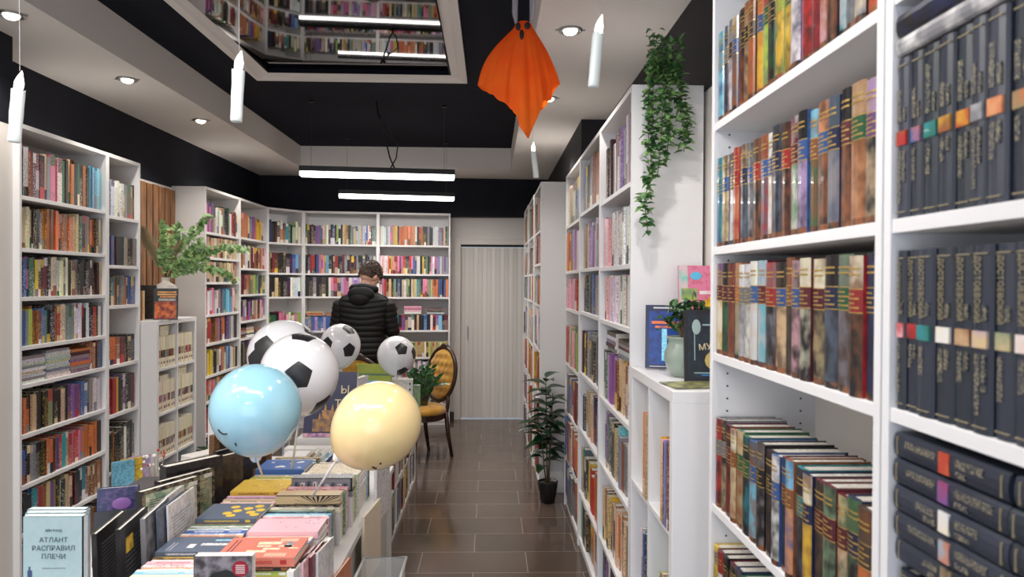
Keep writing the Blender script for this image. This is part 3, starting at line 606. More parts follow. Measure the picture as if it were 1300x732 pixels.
def disc(b, x, y, r, z, c, n=14, m=None):
    b.face([(x+r*math.cos(2*PI*k/n), y+r*math.sin(2*PI*k/n), z+.0004+random.uniform(0, .0003)) for k in range(n)], m or M_PRINT, c, c)
def rct(b, x0, x1, y0, y1, z, c, ink=None, m=None): b.face([(x0,y0,z+.0005),(x1,y0,z+.0005),(x1,y1,z+.0005),(x0,y1,z+.0005)], m or M_PRINT, c, ink or c)
def dec_salmon(b, w, d, t):
    for (x, y, a) in ((.55,.7,.05),(.45,.3,.04),(.62,.42,.035),(.35,.2,.02),(.78,.55,.03),(.5,.55,.03),(.9,.45,.02)):
        rct(b, w*x-a*.7, w*x+a*.7, d*y-a*.22, d*y+a*.22, t, C['i'], C['O'])
    rct(b, w*.76, w*.86, d*.5, d*.75, t, C['e'], C['w'])
    for k in range(2): rct(b, w*.08+k*.012, w*.085+k*.012+.002, d*.25, d*.85, t, C['m'])
    for k in range(9): rct(b, w*.60+k*.007, w*.60+k*.007+.003, d*.06, d*.22, t, C['i']); rct(b, w*.66+k*.006, w*.66+k*.006+.003, d*.78, d*.93, t, C['i'])
def dec_blue(b, w, d, t):
    rct(b, w*.55, w*.98, d*.4, d*.55, t, C['w'], C['u']); rct(b, w*.38, w*.48, d*.25, d*.5, t, C['w']); rct(b, w*.7, w*.97, d*.7, d*.8, t, C['c'], C['w'])
    for k in range(2): rct(b, w*(.12+.05*k), w*(.13+.05*k), d*.1, d*.6, t, C['w'])
def dec_discs(b, w, d, t):
    for cx, cy in ((.45,.75),(.42,.35),(.55,.5),(.85,.8),(.8,.4),(.93,.55),(.7,.65),(.52,.2),(.9,.25)): disc(b, w*cx, d*cy, .016, t, C['y'])
def dec_yellow(b, w, d, t):
    for k in range(16): disc(b, w*random.uniform(.3, .95), d*random.uniform(.1, .9), random.uniform(.003, .006), t, C[random.choice('ooOw')])
def dec_sky(b, w, d, t):
    for cx, cy, r in ((.4,.25,.012),(.46,.3,.014),(.52,.25,.01),(.75,.7,.01),(.8,.75,.012),(.6,.6,.006),(.2,.7,.008),(.86,.2,.008)): disc(b, w*cx, d*cy, r, t, C['w'])
def dec_pink(b, w, d, t):
    for k in range(10): disc(b, w*random.uniform(.3, .95), d*random.uniform(.3, .9), .004, t, C['V'])
def dec_rays(b, w, d, t):
    for k in range(0):
        a = PI*k/10; cx, cy = w*.68, d*.02; r = d*.9
        b.face([(cx+r*math.cos(a-.06)*1.2, cy+max(0, r*math.sin(a-.06)), t+.0006), (cx+r*math.cos(a+.06)*1.2, cy+max(0, r*math.sin(a+.06)), t+.0006), (cx, cy, t+.0006)], M_PRINT, C['k'], C['k'])
def rnd(n, seed, pal='wPOtcktwyeb'):
    r = random.Random(seed); n = 2; return [(r.choice(pal), r.choice('kwrbte'), (.022 if q_ == 0 else .2)) for q_ in range(n)]
def spineup(x0, x1, yf, ztop, spec, where):
    """books standing on their fore-edge in a row, spines upward, thickness along y"""
    y = yf
    for j, (c, c2, t_) in enumerate(spec):
        h_ = ztop-.645-random.uniform(0, .004); w = x1-x0-random.uniform(0, .008); dx = random.uniform(-.004, .004); q = .0016; t = t_-.0008
        b = MB(); b.box(0, w, 0, q, 0, h_, M_PRINT, C[c], C[c2]); b.box(0, w, t-q, t, 0, h_, M_PRINT, C[c], C[c2]); b.box(0, w, q, t-q, h_-q, h_, M_PRINT, C[c], C[c])
        b.box(w*.14, w*.62, t*.3, t*.68, h_, h_+.0004, M_LETTERS, C[c], C[c2]); b.box(w*.70, w*.90, t*.3, t*.7, h_, h_+.0004, M_LETTERS, C[c], C[c2])
        o = b.build('paperback_book'); o.location = (x0+dx, y, .646)
        p = MB(); p.box(.002, w-.002, q, t-q, .002, h_-q, M_PAGES); p.build('page_block', o)
        tag(o, '%s spine-up book, %s from front in the %s' % (NAME[c], ORD[j], where), 'book', 'spine-up books on the centre table'); y += t_
Z = .79
spineup(-.988, -.785, 1.93, Z, [('P','k',.022),('k','s',.02),('i','P',.02),('c','w',.018),('w','c',.016),('O','w',.02),('w','r',.018),('P','r',.02),('w','P',.02),('q','y',.014)], 'front left row')
tstack(-.988, -.785, 2.125, Z+.012, [('u','w',.014),('y','k',.014)]+rnd(6, 3), 'front left stack with dark blue cover', dec_blue, dep=.125)
spineup(-.988, -.785, 2.255, Z, [('s','k',.014),('O','s',.028),('w','b',.018),('b','w',.026),('w','b',.014),('G','w',.018),('w','G',.012),('G','k',.018)], 'green, blue and peach row')
tstack(-.988, -.785, 2.41, Z+.015, [('u','y',.016),('o','m',.014)]+rnd(6, 6, 'OPtwy'), 'stack topped by a dark cover with yellow discs', dec_discs)
spineup(-.988, -.785, 2.58, Z, [('o','w',.014),('i','O',.022),('P','i',.024),('i','k',.018),('t','P',.022),('V','k',.022),('P','V',.02)], 'lilac and cream row')
tstack(-.988, -.785, 2.73, Z+.012, [('y','s',.016),('V','n',.014)]+rnd(6, 8, 'Vptwy'), 'stack with a bright yellow patterned cover', dec_yellow)
spineup(-.988, -.785, 2.90, Z, [('y','k',.02),('l','y',.018),('y','w',.02),('l','k',.018),('y','l',.02),('w','k',.016)], 'yellow and lime row')
tstack(-.988, -.785, 3.02, Z+.02, [('b','b',.022),('w','b',.014)]+rnd(5, 10), 'stack under a sky blue cover with white clouds', dec_sky)
spineup(-.988, -.785, 3.195, Z, [('w','k',.02),('c','w',.02),('e','k',.02),('i','b',.02),('k','w',.02),('t','k',.02)], 'far left row')
tstack(-.79, -.56, 2.055, Z+.02, [('S','r',.026),('k','s',.012),('l','w',.016),('O','k',.022)]+rnd(4, 3), 'salmon-topped stack at the centre table front', dec_salmon)
spineup(-.775, -.555, 2.225, Z, [('V','b',.022),('w','V',.022),('i','P',.018)], 'lilac row behind the salmon cover')
tstack(-.775, -.55, 2.29, Z+.012, [('P','P',.022),('w','c',.02)]+rnd(5, 12, 'wcPw'), 'stack with pale pink cover', dec_pink, dep=.13)
spineup(-.785, -.555, 2.425, Z, [('r','r',.018),('k','w',.016),('P','r',.018),('w','c',.018),('c','w',.022),('k','c',.012),('G','w',.02),('i','G',.02),('w','k',.016)], 'red, black and pale row')
tstack(-.775, -.545, 2.595, Z+.038, [('t','t',.036),('k','t',.006)]+rnd(5, 16, 'Gtiw'), 'stack with sunburst patterned spine', dec_rays, dep=.06)
spineup(-.775, -.545, 2.66, Z+.02, [('l','w',.018),('i','k',.018),('G','w',.018),('r','w',.02),('w','r',.018),('P','r',.018)], 'coral and sage row')
tstack(-.77, -.535, 2.78, Z+.05, [('e','w',.046),('k','w',.006)]+rnd(5, 18, 'wekw'), 'stack with a town drawing on its thick spine', None, dep=.05)
spineup(-.77, -.54, 2.835, Z+.03, [('w','k',.018),('l','w',.018),('i','k',.018),('l','G',.018),('w','k',.018),('i','s',.018)], 'lime and white row')
tstack(-.76, -.54, 2.95, Z+.02, [('i','s',.02),('w','b',.016)]+rnd(5, 19, 'wiel'), 'cream-topped stack farthest right on the centre table', None)
spineup(-.76, -.54, 3.12, Z, [('w','k',.02),('e','k',.02),('c','w',.02),('k','w',.02),('i','s',.02)], 'far right row')

def slab(x0, y0, x1, y1, z0, z1, t, front, ink, label, pagesside=True, lean=0, name='hardback_book', cat='book', group=None, decor=None, m=None):
    """standing book: cover faces right of direction (x0,y0)->(x1,y1) seen from above"""
    w = math.hypot(x1-x0, y1-y0); a = math.atan2(y1-y0, x1-x0); h = z1-z0
    b = MB(); q = .0022
    b.box(0, w, 0, q, 0, h, m or M_GLOSS, C[front], C[ink]); b.box(0, w, t-q, t, 0, h, M_GLOSS, C[front], C[front]); b.box(-q, 0, 0, t, 0, h, M_GLOSS, C[front], C[front])
    if decor: decor(b, w, h)
    o = b.build(name); o.matrix_world = Matrix.Translation((x0, y0, z0)) @ Matrix.Rotation(a, 4, 'Z') @ Matrix.Rotation(lean, 4, 'X')
    p = MB(); p.box(0, w-.003, q, t-q, .003, h-.003, M_PAGES); p.build('page_block', o)
    return tag(o, label, cat, group)
def lines(c, x0=.12, x1=.88, z0=.1, z1=.85, n=16, bg=None):
    def f(b, w, h):
        if bg: b.face([(w*.06,-.0004,h*.04),(w*.94,-.0004,h*.04),(w*.94,-.0004,h*.93),(w*.06,-.0004,h*.93)], M_ART, C[bg[0]], C[bg[1]])
        for k in range(n):
            z = h*(z0+(z1-z0)*k/n); xe = w*random.uniform(x1-.25, x1)
            b.face([(w*x0,-.0008,z),(xe,-.0008,z),(xe,-.0008,z+.0022),(w*x0,-.0008,z+.0022)], M_PRINT, C[c], C[c])
    return f
def tagsticker(b, w, h): b.box(w*.8, w*.95, -.001, 0, h*.86, h*.93, M_PAGES)
def both(*fs):
    def f(b, w, h):
        for g in fs: g(b, w, h)
    return f
# back covers of the standing books between the two tables (all lean a little)
slab(-1.155, 2.395, -1.045, 2.595, .70, .90, .03, 'k', 't', 'black art book with green back cover standing among stacks, nearest big one', decor=both(lines('k', bg=('G','i'), n=20), tagsticker), lean=R(-1))
slab(-1.150, 2.515, -1.035, 2.705, .70, .90, .03, 'k', 't', 'black art book with pale green text page, behind the nearest big one', decor=both(lines('k', bg=('G','t'), n=20), tagsticker), lean=R(-1))
slab(-1.165, 2.60, -1.03, 2.775, .70, .93, .045, 'k', 'q', 'thick grey-edged black book with small orange mask, standing', decor=lambda b, w, h: b.ball((w*.75, -.002, h*.72), (.014, .004, .018), M_PRINT, 10, 8, C['o']), lean=R(-1))
slab(-1.13, 2.76, -1.01, 2.94, .70, .905, .03, 'q', 'k', 'dark brown standing book with fine printed lines', decor=lines('k', n=24, bg=('q','k')), lean=R(-1))
slab(-1.10, 2.90, -1.01, 3.06, .70, .915, .02, 'k', 'q', 'black lined book standing behind the brown one', decor=lines('q', n=24), lean=R(-1))
gf = 'thin standing books fanned at the table edge'
slab(-1.085, 2.005, -1.110, 2.215, .70, .90, .014, 'k', 'k', 'thin black book with fine text, leftmost of the fan of standing books', lean=R(-2), decor=lines('e', n=14), group=gf)
slab(-1.035, 2.04, -1.060, 2.25, .646, .90, .014, 'k', 'k', 'thin black book with gold leaf motif, second in the fan', lean=R(-2), decor=both(lines('e', n=14), lambda b, w, h: b.box(w*.15, w*.4, -.001, 0, h*.68, h*.85, M_ART, C['y'], C['k'])), group=gf)
slab(-1.010, 2.13, -1.035, 2.34, .646, .90, .014, 'e', 'k', 'grey illustrated book standing in the middle of the fan', lean=R(-2), m=M_ART, group=gf)
slab(-1.005, 2.20, -1.015, 2.41, .646, .90, .006, 'u', 'k', 'dark slate thin book behind the grey illustrated one', lean=R(-2), group=gf)
slab(-.996, 2.25, -1.002, 2.46, .646, .90, .006, 'w', 'e', 'white text-covered book at the right end of the fan', lean=R(-2), decor=lines('e', n=18), group=gf)
slab(-1.045, 2.33, -1.055, 2.50, .646, .895, .010, 'w', 'e', 'plain white thin book tucked behind the text-covered one', lean=R(-2), group=gf)
# light blue titles standing face out
M_TITLE = mat('title_dark_teal', (70,92,98), .5)
for j, (dx, dy) in enumerate([(0, 0), (-.012, .026), (-.024, .052)]):
    w, h, t_ = .142, .225, .023
    b = MB(); b.box(0, w, 0, .0022, 0, h, M_GLOSS, lin((172,200,206)), lin((190,206,212))); b.box(0, w, t_-.0022, t_, 0, h, M_GLOSS, lin((190,208,216))); b.box(w-.003, w, 0, t_, 0, h, M_GLOSS, lin((188,204,214)), lin((206,216,224)))
    b.box(0, w-.004, .0025, t_-.0025, h-.004, h-.001, M_PRINT, lin((205,222,228)))
    b.box(0, w, 0, t_, h-.0006, h, M_GLOSS, lin((196,216,222)))
    nav = lin((66,84,128))
    if j == 0:
        for bx in ((.002,.034,0,.045),(.006,.026,.045,.075),(.010,.021,.075,.095),(.013,.017,.095,.104),(0,.05,0,.02)): b.box(bx[0], bx[1], -.0006, 0, bx[2], bx[3], M_PRINT, nav, nav)
    o = b.build('hardback_book'); o.location = (-1.122+dx, 1.74+dy, .81)
    p = MB(); p.box(.001, w-.003, .0024, t_-.0024, .003, h-.004, M_PAGES); p.build('page_block', o)
    tag(o, ['light blue book with ATLANT title, front copy facing the camera', 'light blue copy, middle of the three standing at lower left', 'light blue copy, rearmost of the three standing at lower left'][j], 'book', 'three light blue copies at lower left')
    if j == 0:
        for s_, z_, sz in (('АЙН РЭНД', .191, .0075), ('АТЛАНТ', .168, .0165), ('РАСПРАВИЛ', .148, .0165), ('ПЛЕЧИ', .128, .0165)):
            text(s_, sz, M_TITLE, o, Matrix.Translation((.072, -.0005, z_)) @ Matrix.Rotation(R(90), 4, 'X'))
        bb = MB(); bb.box(.045, .10, -.0005, 0, .0995, .1005, M_TITLE); bb.build('underline', o)
boxpart('display_riser', None, M_TABLE, -1.34, -.95, 1.66, 1.92, .70, .81, bevel=.003); tag(bpy.data.objects['display_riser'], 'white riser block under the three light blue books', 'display stand')
# novel propped up in front of the salmon stack
w, h, t_ = .150, .215, .028
b = MB(); b.box(0, w, 0, .0015, 0, h, M_ART, lin((60,56,60)), lin((150,146,156))); b.box(0, w, t_-.0015, t_, 0, h, M_PRINT, C['w']); b.box(-.0015, 0, 0, t_, 0, h, M_PRINT, C['k'])
prof = [(0,.0),(0,.13),(.05,.17),(.085,.18),(.12,.165),(.15,.12),(.15,0)]
b.face([(x, -.0006, z) for x, z in prof][::-1], M_PRINT, C['k'], C['k'])
b.face([(.120+.021*math.cos(a*PI/12), -.0012, .182+.021*math.sin(a*PI/12)) for a in range(24)][::-1], M_PRINT, lin((150,16,44)), lin((150,16,44)))
for k in range(5): b.box(.108, .132, -.0016, -.0012, .170+k*.005, .1718+k*.005, M_PRINT, C['w'])
o = b.build('paperback_book'); o.location = (-.773, 1.88, .668); p = MB(); p.box(0, w-.001, .0016, t_-.0016, 0, h-.001, M_PAGES); p.build('page_block', o)
tag(o, 'dark novel with red round badge propped in front of the salmon stack', 'book')
# vertical spines at the right side of the centre table
for j, (y, c, c2, h_) in enumerate([(1.93,'w','k',.19),(1.99,'P','m',.2),(2.03,'m','r',.2),(2.07,'w','e',.19)]):
    slab(-.555+.012*j, y+.10, -.54+.012*j, y+.24, .646, .646+.135, .02, c, c2, '%s book standing on edge at right front corner of centre table, %s' % (NAME[c], ['nearest','second','third','last'][j]), name='paperback_book')
slab(-.49, 2.80, -.465, 3.05, .40, .68, .012, 'i', 'P', 'cream picture board leaning against the table side', name='picture_board', cat='board')
slab(-.49, 3.10, -.465, 3.32, .55, .79, .012, 'w', 'k', 'white framed card leaning at the far right side of the table', name='picture_board', cat='board')
slab(-.49, 2.28, -.475, 2.45, .50, .66, .010, 'o', 'k', 'orange-edged thin booklet leaning at the table side', name='booklet', cat='booklet')
# left display table: dark flower book, purple book, red box, small items
def dec_flower(b, w, h):
    for k in range(9):
        a = k*.7; cx, cz = w*.5+.02*math.cos(a)*(k/8), h*.62+.03*math.sin(a)*(k/8)
        b.ball((cx, -.001, cz), (.030, .0015, .012), M_ART, 12, 6, lin((232,140,32)))
slab(-1.25, 2.27, -1.125, 2.31, .70, .866, .03, 'k', 'k', 'black hardback with large orange flower behind the light blue books', decor=dec_flower, lean=R(-12))
slab(-1.325, 2.43, -1.21, 2.47, .70, .895, .04, 'n', 'v', 'navy and violet book with bold letters, behind the orange flower one', lean=R(-8), decor=lambda b, w, h: (b.ball((w*.6, -.001, h*.72), (.03, .0015, .02), M_ART, 12, 6, C['v']), b.box(w*.5, w*.62, -.001, 0, h*.3, h*.5, M_PRINT, C['e'])))
tst = thing('storage_box', 'red flat box with white lid lying on the left display table', 'box', (-1.405, 2.72, .70))
boxpart('box_body', tst, mat('red_card', (206,62,46), .5), 0, .15, 0, .2, 0, .10, bevel=.002); boxpart('lid', tst, mat('dark_grey_card', (70,68,70), .6), -.003, .153, -.003, .203, .10, .108, bevel=.002)
for j, (x, y, c, c2, lb) in enumerate([(-2.22, 4.44, 'V','w', 'lilac magazine standing near the narrow left bookcase'), (-2.24, 4.38, 'y','k', 'yellow-spined magazine standing next to the lilac one'), (-2.26, 4.32, 'c','k', 'light blue magazine leaning beside the yellow-spined one')]):
    slab(x, y, x+.09, y+.08, .32, .51, .02, c, c2, lb, name='magazine', cat='magazine')
boxpart('display_riser', None, M_TABLE, -2.27, -1.98, 4.26, 4.60, 0, .32, bevel=.003); tag([q for q in bpy.data.objects if q.name.startswith('display_riser')][-1], 'low white block under the magazines by the narrow left bookcase', 'display stand')
# bouquet of tiny card flowers
b = MB()
for k in range(14):
    a = random.uniform(0, 6.28); r_ = random.uniform(.01, .05); top = (r_*math.cos(a)*1.3, r_*math.sin(a), random.uniform(.12, .2)); b.tube([(0, 0, 0), top], .0012, mat('wire_stem', (150,140,130), .6), 4)
    b.ball(top, random.choice([.006, .009]), mat('red_berry', (180,50,60), .5) if k % 3 == 0 else mat('white_bud', (220,214,206), .6), 8, 6)
o = b.build('card_bouquet'); o.location = (-1.37, 2.96, .70); tag(o, 'small wire bouquet with red berries beside the red box', 'decoration')
# pale long box and wooden crate beyond the standing books
t = thing('storage_box', 'long pale flat box lying past the standing art books', 'box', (-1.42, 3.43, .62), R(57))
boxpart('box_body', t, mat('pale_card', (214,210,206), .6), 0, .27, 0, .09, 0, .14, bevel=.003)
table(-1.26, -1.075, 3.02, 3.70, .70, 'narrow white side table under the standing black art books')
tt = table(-1.60, -1.27, 3.32, 4.6, .62, 'white table half hidden behind the blue balloon')
t = thing('wooden_frame', 'brown wooden frame standing behind the black art books', 'frame', (-1.19, 3.10, .70), R(66))
M_BR = noise_mat('brown_wood', (120,84,52), (88,60,38), 20, .5, 4, (1, 6, 6))
boxpart('frame_rail', t, M_BR, 0, .36, 0, .03, .20, .235, bevel=.002); boxpart('frame_rail', t, M_BR, 0, .36, 0, .03, 0, .03)
for x in (0, .165, .33): boxpart('frame_post', t, M_BR, x, x+.03, 0, .03, .03, .20)
boxpart('panel', t, mat('dark_mesh', (46,38,34), .8), .01, .35, .012, .018, .03, .20)
# white folded card
slab(-1.56, 3.98, -1.42, 4.0, .62, .86, .012, 'w', 'w', 'white blank card standing beside the rose bucket', name='display_card', cat='card')
# clear plastic bin on the floor end
M_CLEAR = mat('clear_plastic', (235,238,240), .12, alpha=.28)
t = thing('plastic_bin', 'clear plastic bin with rolled rim at the table end', 'bin', (-.405, 2.62, .0))
b = MB()
def rr_(w, d, z): return [(-w,-d,z),(w,-d,z),(w,d,z),(-w,d,z)]
A, B = rr_(.06, .12, .02), rr_(.08, .15, .53)
for j in range(4): b.face([A[j], A[(j+1)%4], B[(j+1)%4], B[j]], M_CLEAR)
b.face(A[::-1], M_CLEAR); o = b.build('bin_wall', t); o.modifiers.new('s', 'SOLIDIFY').thickness = .003
b = MB(); B2_ = rr_(.082, .152, .53); b.tube([Vector(p) for p in B2_]+[Vector(B2_[0])], .006, mat('bin_rim', (225,228,230), .3), 8); b.build('rim', t, True)
boxpart('base_foot', t, mat('bin_rim', (225,228,230), .3), -.06, .06, -.12, .12, 0, .02)

# things standing on the aisle shelf and beyond
t = thing('drawer_riser', 'white stepped display riser behind the main football balloon', 'display stand', (-1.13, 3.78, .0))
for k in range(5): boxpart('tread', t, M_WHITE, 0, .38, .035*k, .035*k+.08, .44+.05*k, .49+.05*k-.004, bevel=.002)
boxpart('body', t, M_WHITE, .005, .375, .03, .21, 0, .44)
t = thing('storage_box', 'small white box with a round hole beside the balloon sticks', 'box', (-1.04, 3.57, .646))
boxpart('box_body', t, M_WHITE, 0, .12, 0, .12, 0, .085, bevel=.003); part('hole', t, M_CABLE, lambda b, m: b.tube([(.03, -.001, .065), (.03, .003, .065)], .006, m, 12))
for j, (x, c, c2, a) in enumerate([(-.97,'k','t',25),(-.94,'w','G',25),(-.90,'c','w',24),(-.865,'b','k',24),(-.84,'w','k',20),(-.80,'e','r',8)]):
    b = MB(); b.box(0, .016, 0, .10, 0, .11, M_ART, C[c], C[c2]); b.box(.0015, .0145, .002, .098, .002, .1105, M_PAGES)
    o = b.build('paperback_book'); o.matrix_world = Matrix.Translation((x+.03, 3.50, .690)) @ Matrix.Rotation(R(a+20), 4, 'Y')
    tag(o, '%s small book leaning in the tilted row behind the stacks, %s from the left' % (NAME[c], ORD[j]), 'book', 'small tilted books behind the stacks')
# big navy city guide, tilted back
b = MB(); w, h, t_ = .29, .37, .035
b.box(0, w, 0, .003, 0, h, M_GLOSS, lin((34,38,74)), lin((40,44,82))); b.box(0, w, .003, t_, 0, h-.003, M_PAGES); b.box(0, w, t_, t_+.003, 0, h, M_GLOSS, C['n'])
b.box(.05, .24, -.0006, 0, .03, .10, M_ART, lin((170,128,70)), lin((70,60,90))); b.box(.10, .17, -.0008, 0, .10, .15, M_ART, lin((190,140,80)), lin((90,70,90)))
for x_, z_ in ((.09,.10),(.12,.15),(.16,.15),(.19,.10)): b.tube([(x_, -.001, z_), (x_, -.001, z_+.035)], [.009, .001], M_ART, 8, lin((190,140,80)))
b.box(0, w, -.0006, 0, 0, .022, M_ART, C['v'], C['P'])
o = b.build('hardback_book'); o.matrix_world = Matrix.Translation((-1.06, 4.05, .722)) @ Matrix.Rotation(R(-14), 4, 'X')
tag(o, 'large navy book with gold letters and castle, tilted behind the yellow balloon', 'book')
MT = mat('cream_print', (216,200,160), .5)
text('Ы', .062, MT, o, Matrix.Translation((.225, -.001, .265)) @ Matrix.Rotation(R(90), 4, 'X'), ext=.001); text('ТЫ', .062, MT, o, Matrix.Translation((.215, -.001, .185)) @ Matrix.Rotation(R(90), 4, 'X'), ext=.001)
boxpart('display_riser', None, M_TABLE, -1.09, -.755, 4.03, 4.205, .0, .72, bevel=.003); tag([q for q in bpy.data.objects if q.name.startswith('display_riser')][-1], 'white pedestal under the large navy book', 'display stand')
slab(-.94, 5.05, -.70, 5.03, .66, 1.02, .03, 'l', 'y', 'large olive green book standing in front of the tufted chair', decor=lambda b, w, h: b.box(.01, w-.01, -.001, 0, h*.78, h*.82, M_PRINT, C['G']))
slab(-.93, 4.62, -.72, 4.60, .66, .965, .02, 'c', 'w', 'light blue and white picture book standing by the olive one', m=M_ART)
slab(-.82, 4.45, -.79, 4.62, .66, 1.0, .03, 'w', 'e', 'white display board edge between the navy and green books', name='display_card', cat='card')
slab(-.76, 5.32, -.58, 5.33, .66, .875, .05, 'w', 'V', 'white and lilac boxed set standing on the aisle shelf', name='boxed_set', cat='box', decor=lambda b, w, h: [b.box(w*.85, w*.93, -.001, 0, h*(.2+.2*k), h*(.28+.2*k), M_PRINT, C['u']) for k in range(4)] and b.box(w*.1, w*.7, -.001, 0, h*.5, h*.54, M_PRINT, C['e']))
slab(-.575, 5.34, -.525+.0, 5.34, .66, .83, .04, 'G', 'l', 'small green box at the end of the aisle shelf', name='storage_box', cat='box')
slab(-.86, 5.24, -.76, 5.24, .66, .88, .03, 'm', 'v', 'maroon booklet beside the lilac boxed set', name='booklet', cat='booklet')

# ================================================================ BALLOONS
M_STICK = mat('white_plastic_stick', (232,232,234), .35)
M_PENT = mat('black_print', (34,34,40), .35)
def balloon(name, x, y, z, r, col, label, base, cup_dir=(0, 0, -1), el=1.0, tilt=0, pents=None, marks=None, group=None, alpha=1):
    m = MATS.get('balloon_'+name) or mat('balloon_'+name, col, .16, coat=.5, sss=.0, spec=.5)
    t = thing('balloon', label, 'balloon', (x, y, z), 0, group)
    bm = MB(); prof = []; n = 44
    for k in range(n+1):
        a = PI*k/n; rr = math.sin(a); zz = -math.cos(a)
        if zz < -.2: zz2 = zz*(1+.10*((-zz-.2)/.8)**2)
        else: zz2 = zz
        prof.append((max(rr*r, .004), zz2*r*el))
    bm.lathe(prof, m, 72); o = bm.build('skin', t, True); o.rotation_euler = (0, tilt, 0)
    kn = MB(); kn.lathe([(.004, -r*el*1.09), (.009, -r*el*1.12-.006), (.012, -r*el*1.12-.014)], m, 12); k_ = kn.build('knot', t, True); k_.rotation_euler = (0, tilt, 0)
    cv = Vector((-x, -y, 1.606-z)); face = Matrix.Rotation(math.atan2(cv.x, -cv.y), 3, 'Z') @ Matrix.Rotation(-math.atan2(cv.z, math.hypot(cv.x, cv.y)), 3, 'X')
    if pents:
        for (u, v) in pents:
            q = min(.97, math.hypot(u, v)); nn = (face @ Vector((u, -math.sqrt(max(0, 1-q*q)), v))).normalized()
            pb = MB(); ax = Vector((0, 0, 1)) if abs(nn.z) < .9 else Vector((0, 1, 0)); e1 = nn.cross(ax).normalized(); e2 = e1.cross(nn).normalized()
            def P_(a, b_):
                d_ = (nn+e1*a+e2*b_).normalized(); zz = d_.z
                if zz < -.2: zz *= 1+.10*((-zz-.2)/.8)**2
                return (d_.x*r*1.004, d_.y*r*1.004, zz*r*1.004*el)
            R5 = .37; corners = [(R5*math.sin(2*PI*k/5), R5*math.cos(2*PI*k/5)) for k in range(5)]
            for k in range(5):
                a0, b0 = corners[k]; a1, b1 = corners[(k+1)%5]; st = 4
                for i in range(st):
                    for j in range(st):
                        def g(f1, f2):
                            ea = a0+(a1-a0)*f2; eb = b0+(b1-b0)*f2; return P_(ea*f1, eb*f1)
                        pb.face([g(i/st, j/st), g((i+1)/st, j/st), g((i+1)/st, (j+1)/st), g(i/st, (j+1)/st)], M_PENT)
            pb.build('pentagon_patch', t, False)
    if marks:
        mb = MB()
        for pts in marks:
            P3 = []
            for (u, v) in pts: w3 = face @ Vector((u, -math.sqrt(max(.0, 1-u*u-v*v)), v)); P3.append(Vector((w3.x*r, w3.y*r, w3.z*r*(1.02 if w3.z < -.2 else 1)))*1.006)
            mb.tube(P3, .0028, M_CABLE, 6)
        mb.build('face_print', t, True)
    # cup and stick
    top = Vector((0, 0, -r*el*1.10)) ; top.rotate(Matrix.Rotation(tilt, 3, 'Y')); bs = Vector(base)-Vector((x, y, z))
    cd = (bs-top).normalized(); st = MB(); st.tube([top-cd*.004, top+cd*.02, top+cd*.03], [.02, .011, .005], M_STICK, 14); st.build('cup', t, True)
    st = MB(); st.tube([top+cd*.028, bs], .0042, M_STICK, 8); st.build('stick', t, True)
    return t
FB = (226,226,232)
balloon('blue', -.816, 2.50, 1.161, .154, (152,202,224), 'light blue balloon with a printed smile', (-.93, 2.93, .81), marks=[[(-.76,-.40),(-.72,-.46),(-.66,-.50),(-.58,-.50)], [(-.42,-.70),(-.40,-.76)]])
balloon('football', -.746, 2.80, 1.245, .150, FB, 'large white football balloon directly behind the light blue one', (-.83, 3.0, .82), pents=[(-.02, -.06), (.10, .93), (.56, -.80)], el=1.04, group='football balloons')
balloon('football', -.895, 3.12, 1.280, .156, FB, 'white football balloon at back left, partly behind the larger one', (-.93, 3.22, .82), pents=[(-.56, .24), (.72, .64), (-.78, -.16)], group='football balloons')
balloon('football', -1.028, 4.9, 1.167, .136, FB, 'small football balloon in front of the man in black', (-.90, 5.3, .66), pents=[(.42, .74), (-.66, .06), (.44, -.25)], el=1.08, group='football balloons')
balloon('football', -.657, 5.0, 1.090, .134, FB, 'small football balloon just above the yellow balloon', (-.72, 4.9, .66), pents=[(.26, .32), (.93, .10), (.30, -.84)], group='football balloons')
balloon('cream', -.372, 2.35, 1.133, .1405, (242,216,160), 'large cream yellow balloon leaning over the aisle side', (-.66, 2.62, .80), el=1.06, tilt=R(50), marks=[[(-.10,-.90),(-.06,-.93),(-.01,-.945)], [(.06,-.84),(.10,-.835)]])

